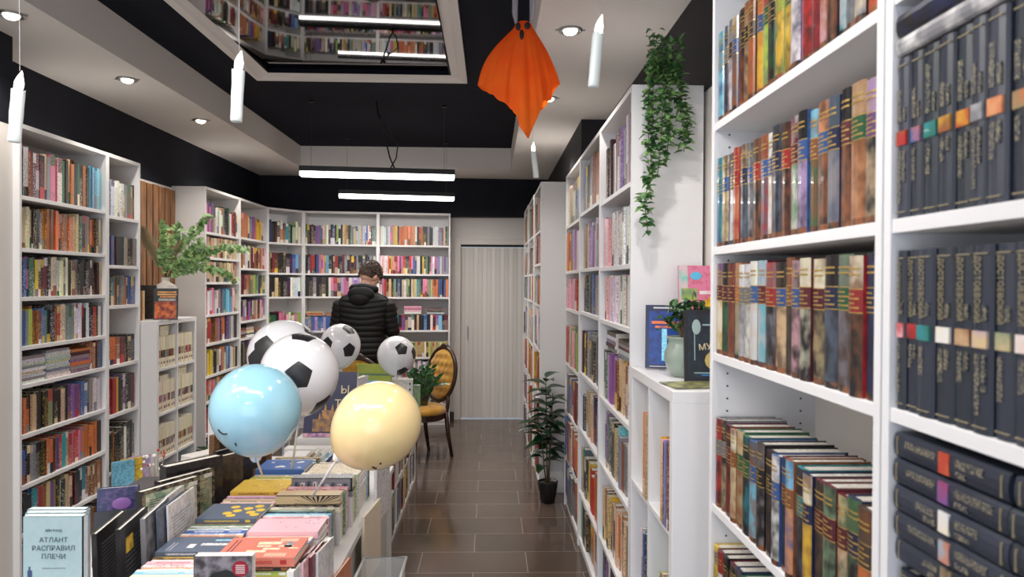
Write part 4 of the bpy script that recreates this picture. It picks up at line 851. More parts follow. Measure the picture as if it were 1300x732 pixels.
# ================================================================ HANGING DECOR
M_WAX = mat('candle_wax', (204,212,214), .5, emit=(232,236,236), es=.02, sss=0); M_FLAME = mat('led_flame', (255,250,230), .4, emit=(255,248,228), es=4)
M_STRING = mat('nylon_string', (150,146,150), .5)
def candle(tip, bot, label):
    tip, bot = Vector(tip), Vector(bot); ax = (tip-bot); L_ = ax.length; t = thing('hanging_candle', label, 'candle', bot, 0, 'candles hanging from the ceiling')
    q = Vector((0, 0, 1)).rotation_difference(ax.normalized()); t.rotation_mode = 'QUATERNION'; t.rotation_quaternion = q
    b = MB(); n = 18; zs = [0, .004, .02, .05, .08, .11, .13, .142, .146]; sc_ = L_/.2
    rings = []
    for k, z in enumerate(zs):
        ring = []
        for j in range(n):
            r_ = .0158*(1+.10*max(0, math.sin(j*2.7+z*40))*(z > .05)) if k else .013
            ring.append(b.vert((r_*math.cos(2*PI*j/n), r_*math.sin(2*PI*j/n), z*sc_+(.003*math.sin(j*2.1) if k >= 7 else 0))))
        rings.append(ring)
    for k in range(len(zs)-1):
        for j in range(n): b.idxface((rings[k][j], rings[k][(j+1)%n], rings[k+1][(j+1)%n], rings[k+1][j]), M_WAX)
    b.idxface(rings[0][::-1], M_WAX); b.idxface(rings[-1], M_WAX); b.build('wax_body', t, True)
    b = MB(); b.tube([(0, 0, .145*sc_), (0, 0, .155*sc_), (.001, 0, .168*sc_), (.0025, 0, .182*sc_), (.005, 0, .193*sc_), (.006, 0, .2*sc_)], [.009, .0115, .0115, .0075, .0035, .0006], M_FLAME, 14); b.build('flame', t, True)
    ztop = ZS if tip.x > .206 or tip.x < -1.979 else ZT
    b = MB(); p0 = q.inverted() @ (tip-bot); p1 = q.inverted() @ (Vector((tip.x-.006, tip.y, ztop))-bot); b.tube([p0, p1], .0007, M_STRING, 5); b.build('string', t)
    return t
candle((-1.298, 2, 2.179), (-1.313, 2, 1.982), 'white candle hanging at the far left, in front of the pilaster')
candle((-.701, 2, 2.244), (-.709, 2, 2.046), 'white candle hanging in front of the ceiling mirror corner')
candle((.304, 2, 2.361), (.286, 2, 2.155), 'white candle hanging right of the orange ghost, under right soffit')
candle((.231, 4, 2.395), (.254, 4, 2.192), 'small distant white candle hanging just below the ghost')

# ghost
def ghost():
    t = thing('ghost_decoration', 'orange cloth ghost with black eyes hanging from the ceiling', 'decoration', (.130, 2.95, 2.686))
    m = noise_mat('orange_cloth', (255,122,30), (250,104,20), 9, .8); N, L, b_ = nodes_of(m)
    tr = N.new('ShaderNodeBsdfTranslucent'); tr.inputs[0].default_value = lin((255,130,30)); mx = N.new('ShaderNodeMixShader'); mx.inputs[0].default_value = .45
    out = [n for n in N if n.type == 'OUTPUT_MATERIAL'][0]; L.new(b_.outputs[0], mx.inputs[1]); L.new(tr.outputs[0], mx.inputs[2]); L.new(mx.outputs[0], out.inputs[0])
    E_ = {0: (.152, 0, -.255), 40: (.10, .05, -.33), 90: (.03, .06, -.42), 140: (-.07, .05, -.33), 180: (-.186, 0, -.27), 215: (-.11, -.045, -.325), 240: (-.055, -.06, -.375), 250: (-.03, -.06, -.385), 262: (-.02, -.07, -.46), 275: (.022, -.065, -.498), 286: (.04, -.06, -.45), 296: (.052, -.055, -.415), 305: (.075, -.05, -.36), 318: (.09, -.05, -.34), 330: (.115, -.03, -.325), 336: (.118, -.02, -.29), 350: (.148, -.01, -.262), 360: (.152, 0, -.255)}
    ks = sorted(E_)
    def end(a):
        for i in range(len(ks)-1):
            if ks[i] <= a <= ks[i+1]:
                f_ = (a-ks[i])/(ks[i+1]-ks[i]); return Vector(E_[ks[i]]).lerp(Vector(E_[ks[i+1]]), f_)
    b = MB(); NA, NS = 120, 26; G = []
    for s in range(NS+1):
        f_ = s/NS; ring = []
        for k in range(NA):
            a = 360*k/NA; e = end(a); ar = R(a)
            hd = Vector((.040*math.cos(ar), .038*math.sin(ar), 0))
            if f_ < .12:
                g_ = f_/.12; p = Vector((hd.x*math.sin(g_*PI/2), hd.y*math.sin(g_*PI/2), -.03*(1-math.cos(g_*PI/2))))
            else:
                g_ = (f_-.12)/.88; p0 = Vector((hd.x, hd.y, -.03)); p = p0.lerp(e, g_)
                p.x += (e.x-hd.x)*(.22 if e.x < 0 else .12)*math.sin(PI*g_); rip = .010*g_*math.sin(ar*9+1.0)+.005*g_*math.sin(ar*17)
                p.y += rip-.02*math.sin(PI*g_)*(1 if math.sin(ar) < 0 else -1)*abs(math.sin(ar)); p.x += .003*g_*math.cos(ar*11)
                p.z += .004*g_*math.sin(ar*14)
            ring.append(b.vert(p))
        G.append(ring)
    for s in range(NS):
        for k in range(NA): b.idxface((G[s][k], G[s][(k+1)%NA], G[s+1][(k+1)%NA], G[s+1][k]), m)
    b.build('cloth', t, True)
    def oval(n_, x, z, rx, rz, y): part(n_, t, M_CABLE, lambda b, m: b.ball((x, y, z), (rx, .004, rz), m, 16, 8), True)
    oval('eye', -.024, -.040, .011, .017, -.050); oval('eye', .014, -.036, .013, .015, -.050); oval('mouth', -.010, -.078, .009, .021, -.066)
    for s in (-1, 1):
        b = MB(); b.tube([(s*.030, .0, -.012), (s*.036, 0, .03), (s*.034, 0, ZT-2.686)], [(.006, .012), (.012, .016), (.014, .018)], mat('clear_tape', (196,190,205), .15, alpha=.45), 8); b.build('hanging_strap', t, True)
ghost()

# ================================================================ PLANTS
def leafmat(n, c1, c2, rough=.4): return noise_mat(n, c1, c2, 30, rough, 2)
M_L1 = leafmat('leaf_ivy', (112,150,88), (54,100,54), .5); M_L2 = leafmat('leaf_dark', (30,72,40), (16,44,26), .3); M_L3 = leafmat('leaf_eucalyptus', (168,196,130), (112,152,96), .5); M_STEM = mat('stem_green', (86,98,60), .6)
M_L4 = leafmat('leaf_zz', (34,88,38), (20,60,28), .25)
def leaf(b, p, d, up, L_, W_, m, bend=.15, n=5, rnd_=False):
    d = Vector(d).normalized(); up = Vector(up); s = d.cross(up)
    if s.length < 1e-3: s = d.cross(Vector((1, 0, 0)))
    s.normalize(); u = s.cross(d); mid = []; lf = []; rt = []
    for k in range(n+1):
        f_ = k/n; w_ = W_*math.sin(PI*min(1, f_**(.8 if not rnd_ else .6)))*.5
        c = Vector(p)+d*(L_*f_)-u*(bend*L_*f_*f_)
        mid.append(b.vert(c)); lf.append(b.vert(c+s*w_+u*w_*.35)); rt.append(b.vert(c-s*w_+u*w_*.35))
    for k in range(n):
        b.idxface((mid[k], mid[k+1], lf[k+1], lf[k]), m); b.idxface((rt[k], rt[k+1], mid[k+1], mid[k]), m)
def rv(a=1): return Vector((random.uniform(-a, a), random.uniform(-a, a), random.uniform(-a, a)))
# trailing greenery
t = thing('hanging_greenery', 'trailing artificial ivy hanging down the white bookcase side', 'plant', (.62, 2.66, 2.40))
fb = MB(); sb = MB()
strands = [[(-.01,0,.05),(-.02,-.02,-.12),(-.025,-.02,-.35),(-.045,-.01,-.50),(-.03,0,-.60)], [(.02,0,.03),(.02,-.02,-.10),(.015,-.02,-.22),(.0,-.02,-.40)], [(.0,0,.05),(-.03,-.02,0),(-.035,-.01,-.18),(-.03,-.01,-.3)],
           [(.05,0,.03),(.04,-.03,-.06),(.045,-.02,-.20),(.035,-.02,-.33)], [(.05,0,.02),(.085,-.02,-.06),(.10,-.01,-.20),(.105,0,-.30)], [(.03,0,.05),(.08,-.02,.02),(.085,-.01,-.10),(.12,0,-.19),(.11,0,-.26)]]
for st in strands:
    P = [Vector(p) for p in st]; sb.tube(P, .0016, M_STEM, 5)
    for i in range(len(P)-1):
        n = int((P[i+1]-P[i]).length/.0042)
        for k in range(n):
            p = P[i].lerp(P[i+1], k/n)+rv(.010); d = Vector((random.uniform(-1, 1), random.uniform(-1, .35), random.uniform(-.6, .5)))
            leaf(fb, p, d, (0, -.6, 1), random.uniform(.026, .042), random.uniform(.018, .027), M_L1)
for k in range(150): leaf(fb, Vector((.03, -.01, .06))+Vector((random.uniform(-.05, .06), random.uniform(-.03, .03), random.uniform(-.08, .05))), rv(), (0, -.4, 1), random.uniform(.02, .034), .018, M_L1)
for k in range(30): leaf(fb, Vector((-.01, 0, .11))+Vector((random.uniform(-.02, .02), random.uniform(-.02, .02), random.uniform(-.05, .05))), rv(), (0, 0, 1), .025, .018, M_L1)
fb.build('foliage', t, True); sb.build('vine_stem', t, True)
# floor plant
t = thing('potted_plant', 'leafy floor plant in a black pot beside the blank bookcase side', 'plant', (.425, 5.17, 0))
M_POT = mat('black_pot', (16,16,17), .35)
pot_ = part('pot', t, M_POT, lambda b, m: b.lathe([(.048, 0), (.052, .005), (.070, .12), (.073, .15), (.075, .155), (.069, .155), (.066, .14)], m, 28), True)
part('soil', pot_, mat('soil', (40,32,26), .9), lambda b, m: b.lathe([(.066, .135), (.06, .142), (.001, .143)], m, 20), True)
fb = MB(); sb = MB()
for (tx, ty, tz, nl) in ((-.02, .0, .93, 20), (.03, -.02, .80, 15), (-.06, -.03, .60, 11), (.02, .03, .68, 10)):
    P = [Vector((tx*.2, ty*.2, .14)), Vector((tx*.5, ty*.5, tz*.45)), Vector((tx, ty, tz))]; sb.tube(P, [.006, .005, .003], mat('brown_stem', (110,92,66), .7), 7)
    for k in range(nl):
        f_ = .45+.55*k/nl; p = P[1].lerp(P[2], (f_-.45)/.55); a = k*2.4+tx*30
        d = Vector((math.cos(a), math.sin(a)*.6-.1, .55-.5*(1-f_))); leaf(fb, p, d, (0, 0, 1), random.uniform(.13, .19), random.uniform(.078, .10), M_L2, .5, 7)
for k in range(5): a = k*1.3; leaf(fb, (-.07, -.03, .56), (math.cos(a)-.5, math.sin(a)*.6, .25), (0, 0, 1), .16, .055, M_L2, .4, 7)
fb.build('foliage', t, True); sb.build('stem', t, True)
# zz plant on chair seat
t = thing('potted_plant', 'small dark green houseplant in a clear pot on the front chair seat', 'plant', (-.60, 6.44, .486))
part('pot', t, mat('smoked_glass', (40,52,46), .1, alpha=.8), lambda b, m: b.lathe([(.032, 0), (.036, .004), (.045, .08), (.047, .085), (.042, .085)], m, 20), True)
fb = MB(); sb = MB()
for k in range(9):
    a = k*.72; hgt = random.uniform(.2, .36); dx, dy = .17*math.cos(a)*(.5+.5*random.random()), .08*math.sin(a)
    P = [Vector((0, 0, .04)), Vector((dx*.35, dy*.35, hgt*.55)), Vector((dx, dy, hgt))]; sb.tube(P, [.005, .004, .0015], M_STEM, 6)
    for j in range(12):
        f_ = .2+.8*j/12; p = P[0].lerp(P[1], min(1, f_*2)) if f_ < .5 else P[1].lerp(P[2], (f_-.5)*2)
        sd = 1 if j % 2 else -1; leaf(fb, p, Vector((sd*.8, random.uniform(-.5, .2), .65)), (0, -1, .2), .075, .03, M_L4, .1, 4)
leaf(fb, (.05, -.02, .17), (1, -.1, .28), (0, -.5, 1), .20, .055, M_L4, .15, 6)
fb.build('foliage', t, True); sb.build('stem', t, True)
# eucalyptus vase
t = thing('flower_vase', 'white knobbly ceramic vase on the low left cube shelf', 'vase', (-2.30, 5.10, 1.335))
M_CER = mat('white_ceramic', (222,216,208), .55)
b = MB(); NA = 36
pf = [(.04,0),(.052,.006),(.062,.03),(.066,.05),(.056,.075),(.064,.105),(.069,.13),(.058,.155),(.064,.185),(.068,.205),(.055,.235),(.032,.252),(.026,.268),(.032,.29),(.028,.29),(.02,.27)]
for i in range(len(pf)-1):
    for j in range(NA):
        def V_(k, jj):
            r_, z = pf[k]; a = 2*PI*jj/NA; r2 = r_*(1+.16*max(0, math.cos(4*a+z*22))*(.02 < z < .24)); return (r2*math.cos(a), r2*math.sin(a), z)
        b.face([V_(i, j), V_(i, j+1), V_(i+1, j+1), V_(i+1, j)], M_CER)
b.build('vase_body', t, True)
eu = thing('eucalyptus_branches', 'green eucalyptus branches spreading out of the white vase', 'plant', (-2.30, 5.10, 1.61), 0)
fb = MB(); sb = MB()
br = [[(0,0,0),(.07,.02,.12),(.19,.05,.19),(.36,.10,.23),(.52,.15,.22)], [(0,0,0),(.03,0,.15),(.11,.03,.26),(.20,.08,.38),(.27,.12,.47)], [(0,0,0),(0,0,.14),(-.01,0,.26),(-.03,.02,.40)], [(0,0,0),(.02,0,.15),(.06,0,.28),(.09,.02,.39)],
      [(0,0,0),(.09,.02,.06),(.23,.06,.09),(.36,.10,.05),(.45,.13,.0)], [(0,0,0),(.07,0,.10),(.17,.02,.13),(.27,.06,.16)], [(0,0,0),(-.01,0,.08),(-.04,0,.15),(-.03,0,.22)], [(0,0,0),(.05,0,.08),(.14,.03,.18),(.24,.05,.28)]]
for st in br:
    P = [Vector(p) for p in st]; sb.tube(P, [.003]*(len(P)-1)+[.0012], M_STEM, 5)
    for i in range(len(P)-1):
        n = int((P[i+1]-P[i]).length/.0060)
        for k in range(n):
            if i == 0 and k < n*.75: continue
            p = P[i].lerp(P[i+1], k/n)+rv(.008); d = rv(); d.y = d.y*.8-.1
            leaf(fb, p, d, (.6, -.6, .5), random.uniform(.036, .054), random.uniform(.038, .052), M_L3, .08, 5, True)
fb.build('foliage', eu, True); sb.build('branch_stem', eu, True)
pa = thing('pampas_grass', 'dried grey-brown pampas plumes in the white vase, left of the eucalyptus', 'plant', (-2.30, 5.10, 1.61), 0)
M_PAM = mat('pampas_beige', (180,166,134), .9); fb = MB(); sb = MB()
for (tip, wd, rng_) in (((-.15, -.04, .36), .11, 3200), ((.10, .0, .27), .06, 1200)):
    tip = Vector(tip); P = [Vector((0, 0, 0)), tip*.45+Vector((.01, 0, 0)), tip]; sb.tube(P, .002, M_PAM, 5)
    for k in range(rng_):
        f_ = random.uniform(.3, 1); p = P[0].lerp(tip, f_); d = (tip.normalized()*.9+rv(.55)).normalized(); L_ = wd*random.uniform(.5, 1.1)*math.sin(PI*min(1, (f_-.2)/.85))+.01
        s = d.cross(rv()).normalized()*.0009; fb.face([p-s, p+s, p+d*L_], M_PAM)
fb.build('plume', pa); sb.build('stalk', pa)
# books in front of the vase
def front_book(x, y, z, w, h, t_, rz, c, ink, label, decor=None, lean=0, name='hardback_book', m=None, cat='book'):
    b = MB(); q = .002
    b.box(-w/2, w/2, 0, q, 0, h, m or M_GLOSS, C[c], C[ink]); b.box(-w/2, w/2, t_-q, t_, 0, h, M_GLOSS, C[c]); b.box(-w/2-q, -w/2, 0, t_, 0, h, M_GLOSS, C[c])
    if decor: decor(b, w, h)
    o = b.build(name); o.matrix_world = Matrix.Translation((x, y, z)) @ Matrix.Rotation(rz, 4, 'Z') @ Matrix.Rotation(-lean, 4, 'X')
    p = MB(); p.box(-w/2, w/2-.003, q, t_-q, .002, h-.002, M_PAGES); p.build('page_block', o); return tag(o, label, cat)
def d_fire(b, w, h):
    b.box(-w*.46, w*.46, -.0006, 0, h*.03, h*.58, M_ART, lin((120,20,10)), lin((235,120,20))); b.box(-w*.3, w*.42, -.001, 0, h*.60, h*.68, M_PRINT, lin((180,176,170)), C['k'])
    for k, (a, e) in enumerate(((-.25,.42),(-.36,.46),(-.36,.44))): b.box(w*a, w*e, -.001, 0, h*(.71+.075*k), h*(.755+.075*k), M_ART, lin((214,130,60)), lin((240,200,120)))
front_book(-2.225, 4.93, 1.335, .15, .215, .02, R(12), 'k', 'k', 'black fantasy book with fiery orange cover on the low left shelf', d_fire, R(6))
front_book(-2.40, 5.0, 1.335, .15, .235, .04, R(10), 'k', 'q', 'plain black book standing left of the fiery cover', None, R(3))
for j, (y, c, lb) in enumerate([(4.84, 's', 'brown'), (4.81, 't', 'tan')]):
    b = MB(); soft_book(b, .03, .20, .14, c); o = b.build('paperback_book'); o.matrix_world = LK @ Matrix.Translation((.02+.035*j, .12, 1.335)); tag(o, '%s book spine standing beside the plain black book on low shelf' % lb, 'book')
b = MB(); b.box(0, .05, 0, .03, 0, .004, M_PRINT, C['w'], C['k']); o = b.build('price_tag'); o.location = (-2.24, 4.80, 1.3355); tag(o, 'small white price tag lying at the low left shelf corner', 'tag')
# rose bucket behind
t = thing('rose_bucket', 'wooden tub with dark red artificial roses behind the low left shelf', 'plant', (-2.10, 5.52, 0))
part('tub', t, M_BR, lambda b, m: b.lathe([(.10, 0), (.12, .26), (.125, .27), (.11, .27), (.1, .2)], m, 20), True)
fb = MB(); rs = MB()
for k in range(16):
    a = random.uniform(0, 6.28); r_ = random.uniform(.02, .10); leaf(fb, (r_*math.cos(a)*.5, r_*math.sin(a)*.5, .25), (math.cos(a), math.sin(a), .8), (0, 0, 1), .16, .07, M_L2, .3, 5)
M_ROSE = mat('rose_red', (104,14,34), .6)
for k in range(5):
    a = k*1.3; c = Vector((.05*math.cos(a), .05*math.sin(a), .42+.05*(k % 3)))
    fb.tube([(0, 0, .2), c], .003, M_STEM, 5)
    for i in range(10): aa = i*1.7; leaf(rs, c-Vector((0, 0, .02)), (math.cos(aa)*.6, math.sin(aa)*.6, .9), (0, 0, 1), .045, .04, M_ROSE, -.3, 4)
fb.build('foliage', t, True); rs.build('rose_blooms', t, True)

# ---- top of low right cube shelf
ZK = 1.285
def d_blue(b, w, h):
    b.box(-w*.42, w*.42, -.0005, 0, h*.06, h*.9, M_ART, lin((12,40,110)), lin((10,70,160))); b.box(-w*.07, w*.07, -.001, 0, h*.12, h*.62, M_PRINT, lin((120,210,245)), lin((220,245,255)))
    b.box(-w*.3, w*.3, -.001, 0, h*.945, h*.965, M_PRINT, C['w']); b.box(-w*.4, w*.4, -.001, 0, h*.025, h*.035, M_PRINT, C['w'])
    b.box(-w*.35, w*.38, -.001, 0, h*.70, h*.745, M_ART, lin((230,120,70)), lin((20,60,130))); b.box(-w*.25, w*.25, -.001, 0, h*.635, h*.67, M_ART, lin((230,120,70)), lin((20,60,130)))
front_book(.641, 2.60, ZK+.006, .135, .235, .012, R(-14), 'n', 'k', 'dark blue book with glowing blue beam on the low right shelf', d_blue, R(8))
b = MB(); b.tube([(.62, 2.585, ZK+.004), (.70, 2.565, ZK+.004)], .003, M_METAL, 6); b.tube([(.66, 2.57, ZK+.004), (.66, 2.66, ZK+.004), (.66, 2.68, ZK+.07)], .003, M_METAL, 6)
tag(b.build('book_stand', None, True), 'small chrome easel under the dark blue book', 'stand')
t = thing('potted_plant', 'jade plant with yellow flower in a sage green glazed pot', 'plant', (.668, 2.42, ZK))
M_SAGE = mat('sage_glaze', (142,156,146), .3, coat=.4)
part('pot', t, M_SAGE, lambda b, m: b.lathe([(.038, 0), (.045, .004), (.062, .03), (.07, .06), (.068, .085), (.058, .112), (.056, .122), (.062, .132), (.064, .138), (.058, .138), (.052, .125)], m, 32), True)
fb = MB(); sb = MB(); M_BRK = mat('jade_bark', (140,108,78), .7)
for (x_, y_, z_) in ((-.02, 0, .22), (.03, -.01, .24), (0, .02, .20), (-.05, -.01, .19), (.06, .01, .2)):
    sb.tube([(0, 0, .12), (x_*.4, y_*.4, .16), (x_, y_, z_)], [.008, .006, .003], M_BRK, 7)
    for k in range(30): leaf(fb, Vector((x_, y_, z_))+rv(.028), rv()+Vector((0, -.2, .5)), (0, 0, 1), .034, .022, M_L1 if k % 3 else M_L2, -.1, 4)
fb.build('foliage', t, True); sb.build('stem', t, True)
fb = MB()
for k in range(7): a = k*.9; leaf(fb, (.075, -.03, .255), (math.cos(a), -.4, math.sin(a)), (0, -1, 0), .022, .016, mat('yellow_petal', (240,190,30), .5), .1, 4)
fb.build('yellow_flower', t, True)
def d_frame(b, w, h):
    b.box(-w*.42, w*.42, -.0005, 0, h*.05, h*.93, M_ART, lin((34,46,58)), lin((20,28,38)))
    for (x0, x1, z0, z1) in ((-.3,-.28,.3,.8),(.28,.3,.3,.8),(-.3,.3,.12,.135),(-.12,.12,.78,.8)): b.box(w*x0, w*x1, -.001, 0, h*z0, h*z1, M_PRINT, lin((140,170,180)))
    b.ball((-.25*w, -.001, h*.76), (.014, .001, .025), M_ART, 10, 6, lin((150,170,170))); b.ball((.12*w, -.001, h*.3), (.03, .001, .03), M_ART, 12, 6, lin((180,160,90)))
    b.box(-w*.15, w*.4, -.001, 0, h*.09, h*.105, M_PRINT, lin((60,120,200)))
o = front_book(.705, 2.27, ZK+.001, .15, .235, .016, R(-8), 'k', 'n', 'dark illustrated book with cream lettering in front of jade plant', d_frame, R(7))
text('МУН', .028, MT, o, Matrix.Translation((.0, -.0012, .115)) @ Matrix.Rotation(R(90), 4, 'X') @ Matrix.Rotation(R(8), 4, 'Z'))
def d_pink(b, w, h):
    b.box(-w*.5, -w*.3, -.0006, 0, h*.1, h, M_ART, lin((130,200,190)), C['P']); b.ball((-.12*w, -.001, h*.82), (.022, .001, .016), M_PRINT, 12, 6, lin((90,180,220))); b.box(-w*.45, -w*.1, -.001, 0, h*.4, h*.6, M_ART, C['G'], C['l'])
    for k in range(2): b.box(-w*.05, w*.4, -.001, 0, h*(.30+.2*k), h*(.36+.2*k), M_ART, C['w'], C['P'])
front_book(.80, 2.66, ZK+.17, .17, .22, .012, R(-5), 'p', 'r', 'pink and turquoise book raised behind the jade plant', d_pink, R(8))
front_book(.79, 2.60, ZK+.001, .18, .17, .03, R(-5), 'w', 'e', 'white book block standing behind the sage pot', None, R(0))
b = MB(); b.box(0, .21, 0, .14, 0, .003, M_ART, lin((170,170,110)), lin((60,60,60))); o = b.build('magazine'); o.matrix_world = Matrix.Translation((.56, 2.12, ZK+.002)) @ Matrix.Rotation(R(8), 4, 'Z'); tag(o, 'flat illustrated postcard sheet lying on the low right shelf', 'magazine')

# ================================================================ CHAIRS
M_VEL = noise_mat('mustard_velvet', (190,140,36), (166,118,26), 8, .6); M_WOODD = noise_mat('walnut_frame', (62,36,24), (40,22,16), 12, .35, 3, (1, 1, 4))
MATS['mustard_velvet'].node_tree.nodes['Principled BSDF'].inputs['Sheen Weight'].default_value = .4
def chair(x, y, rz, label):
    t = thing('medallion_chair', label, 'chair', (x, y, 0), rz, 'tufted mustard chairs')
    # seat front towards -y local
    part('seat_rail', t, M_WOODD, lambda b, m: b.tube([(0, 0, .36), (0, 0, .415)], [(.225, .215)]*2, m, 28), False, .004)
    def seat(b, m):
        pr = [(.232, .415), (.238, .435), (.228, .465), (.18, .482), (.10, .488), (.001, .49)]; b.lathe(pr, m, 32)
    part('seat', t, M_VEL, seat, True)
    for sx in (-1, 1):
        part('leg', t, M_WOODD, lambda b, m: b.tube([(sx*.17, -.17, .37), (sx*.185, -.19, .30), (sx*.19, -.195, .15), (sx*.18, -.19, .03), (sx*.185, -.205, 0)], [.026, .024, .016, .012, .018], m, 12), True)
        part('leg', t, M_WOODD, lambda b, m: b.tube([(sx*.165, .165, .42), (sx*.17, .19, .2), (sx*.175, .23, 0)], [.022, .02, .015], m, 10), True)
        part('back_post', t, M_WOODD, lambda b, m: b.tube([(sx*.165, .17, .40), (sx*.155, .195, .50), (sx*.14, .21, .56)], [.02, .018, .017], m, 10), True)
    # oval back tilted
    cz, rx, rzz = .745, .205, .245
    def P_(a, k=1, dy=0): z = cz+rzz*k*math.sin(a); return Vector((rx*k*math.cos(a), .20+(z-.5)*.16+dy, z))
    part('back_frame', t, M_WOODD, lambda b, m: b.tube([P_(2*PI*k/40) for k in range(41)], .019, m, 10, cap=False), True)
    part('crest', t, M_WOODD, lambda b, m: b.tube([P_(PI/2-.35, 1.02), P_(PI/2-.12, 1.08), P_(PI/2+.12, 1.08), P_(PI/2+.35, 1.02)], [.012, .02, .02, .012], m, 10), True)
    for side in (-1, 1):
        b = MB(); NR, NT = 16, 64; tuft = [(u*.062+(.031 if v % 2 else 0), v*.075) for u in range(-3, 4) for v in range(-3, 4)]
        rings = []
        for i in range(NR+1):
            ring = []
            for k in range(NT):
                a = 2*PI*k/NT; f_ = max(i/NR, .001); p = P_(a, f_*.95); lx, lz = p.x, p.z-cz
                d_ = min(math.hypot(lx-u, lz-v) for u, v in tuft); puff = .030*math.sqrt(max(0, 1-f_**4))*(1-.75*math.exp(-(d_/.02)**2))
                ring.append(b.vert(p+Vector((0, side*(puff+.003), 0))))
            rings.append(ring)
        for i in range(NR):
            for k in range(NT): b.idxface((rings[i][k], rings[i][(k+1)%NT], rings[i+1][(k+1)%NT], rings[i+1][k]), M_VEL)
        cush = b.build('back_cushion', t, True)
    b = MB()
    for u, v in tuft:
        if (u/rx)**2+(v/rzz)**2 < .72:
            z = cz+v; b.ball((u, .20+(z-.5)*.16-.012, z), .006, M_VEL, 8, 6)
    b.build('tuft_buttons', cush, True)
chair(-.635, 6.50, R(-48), 'mustard tufted oval-back chair with plant on it, beside the door aisle')
chair(-1.06, 6.02, R(178), 'second mustard tufted chair, only its back top showing before the man')

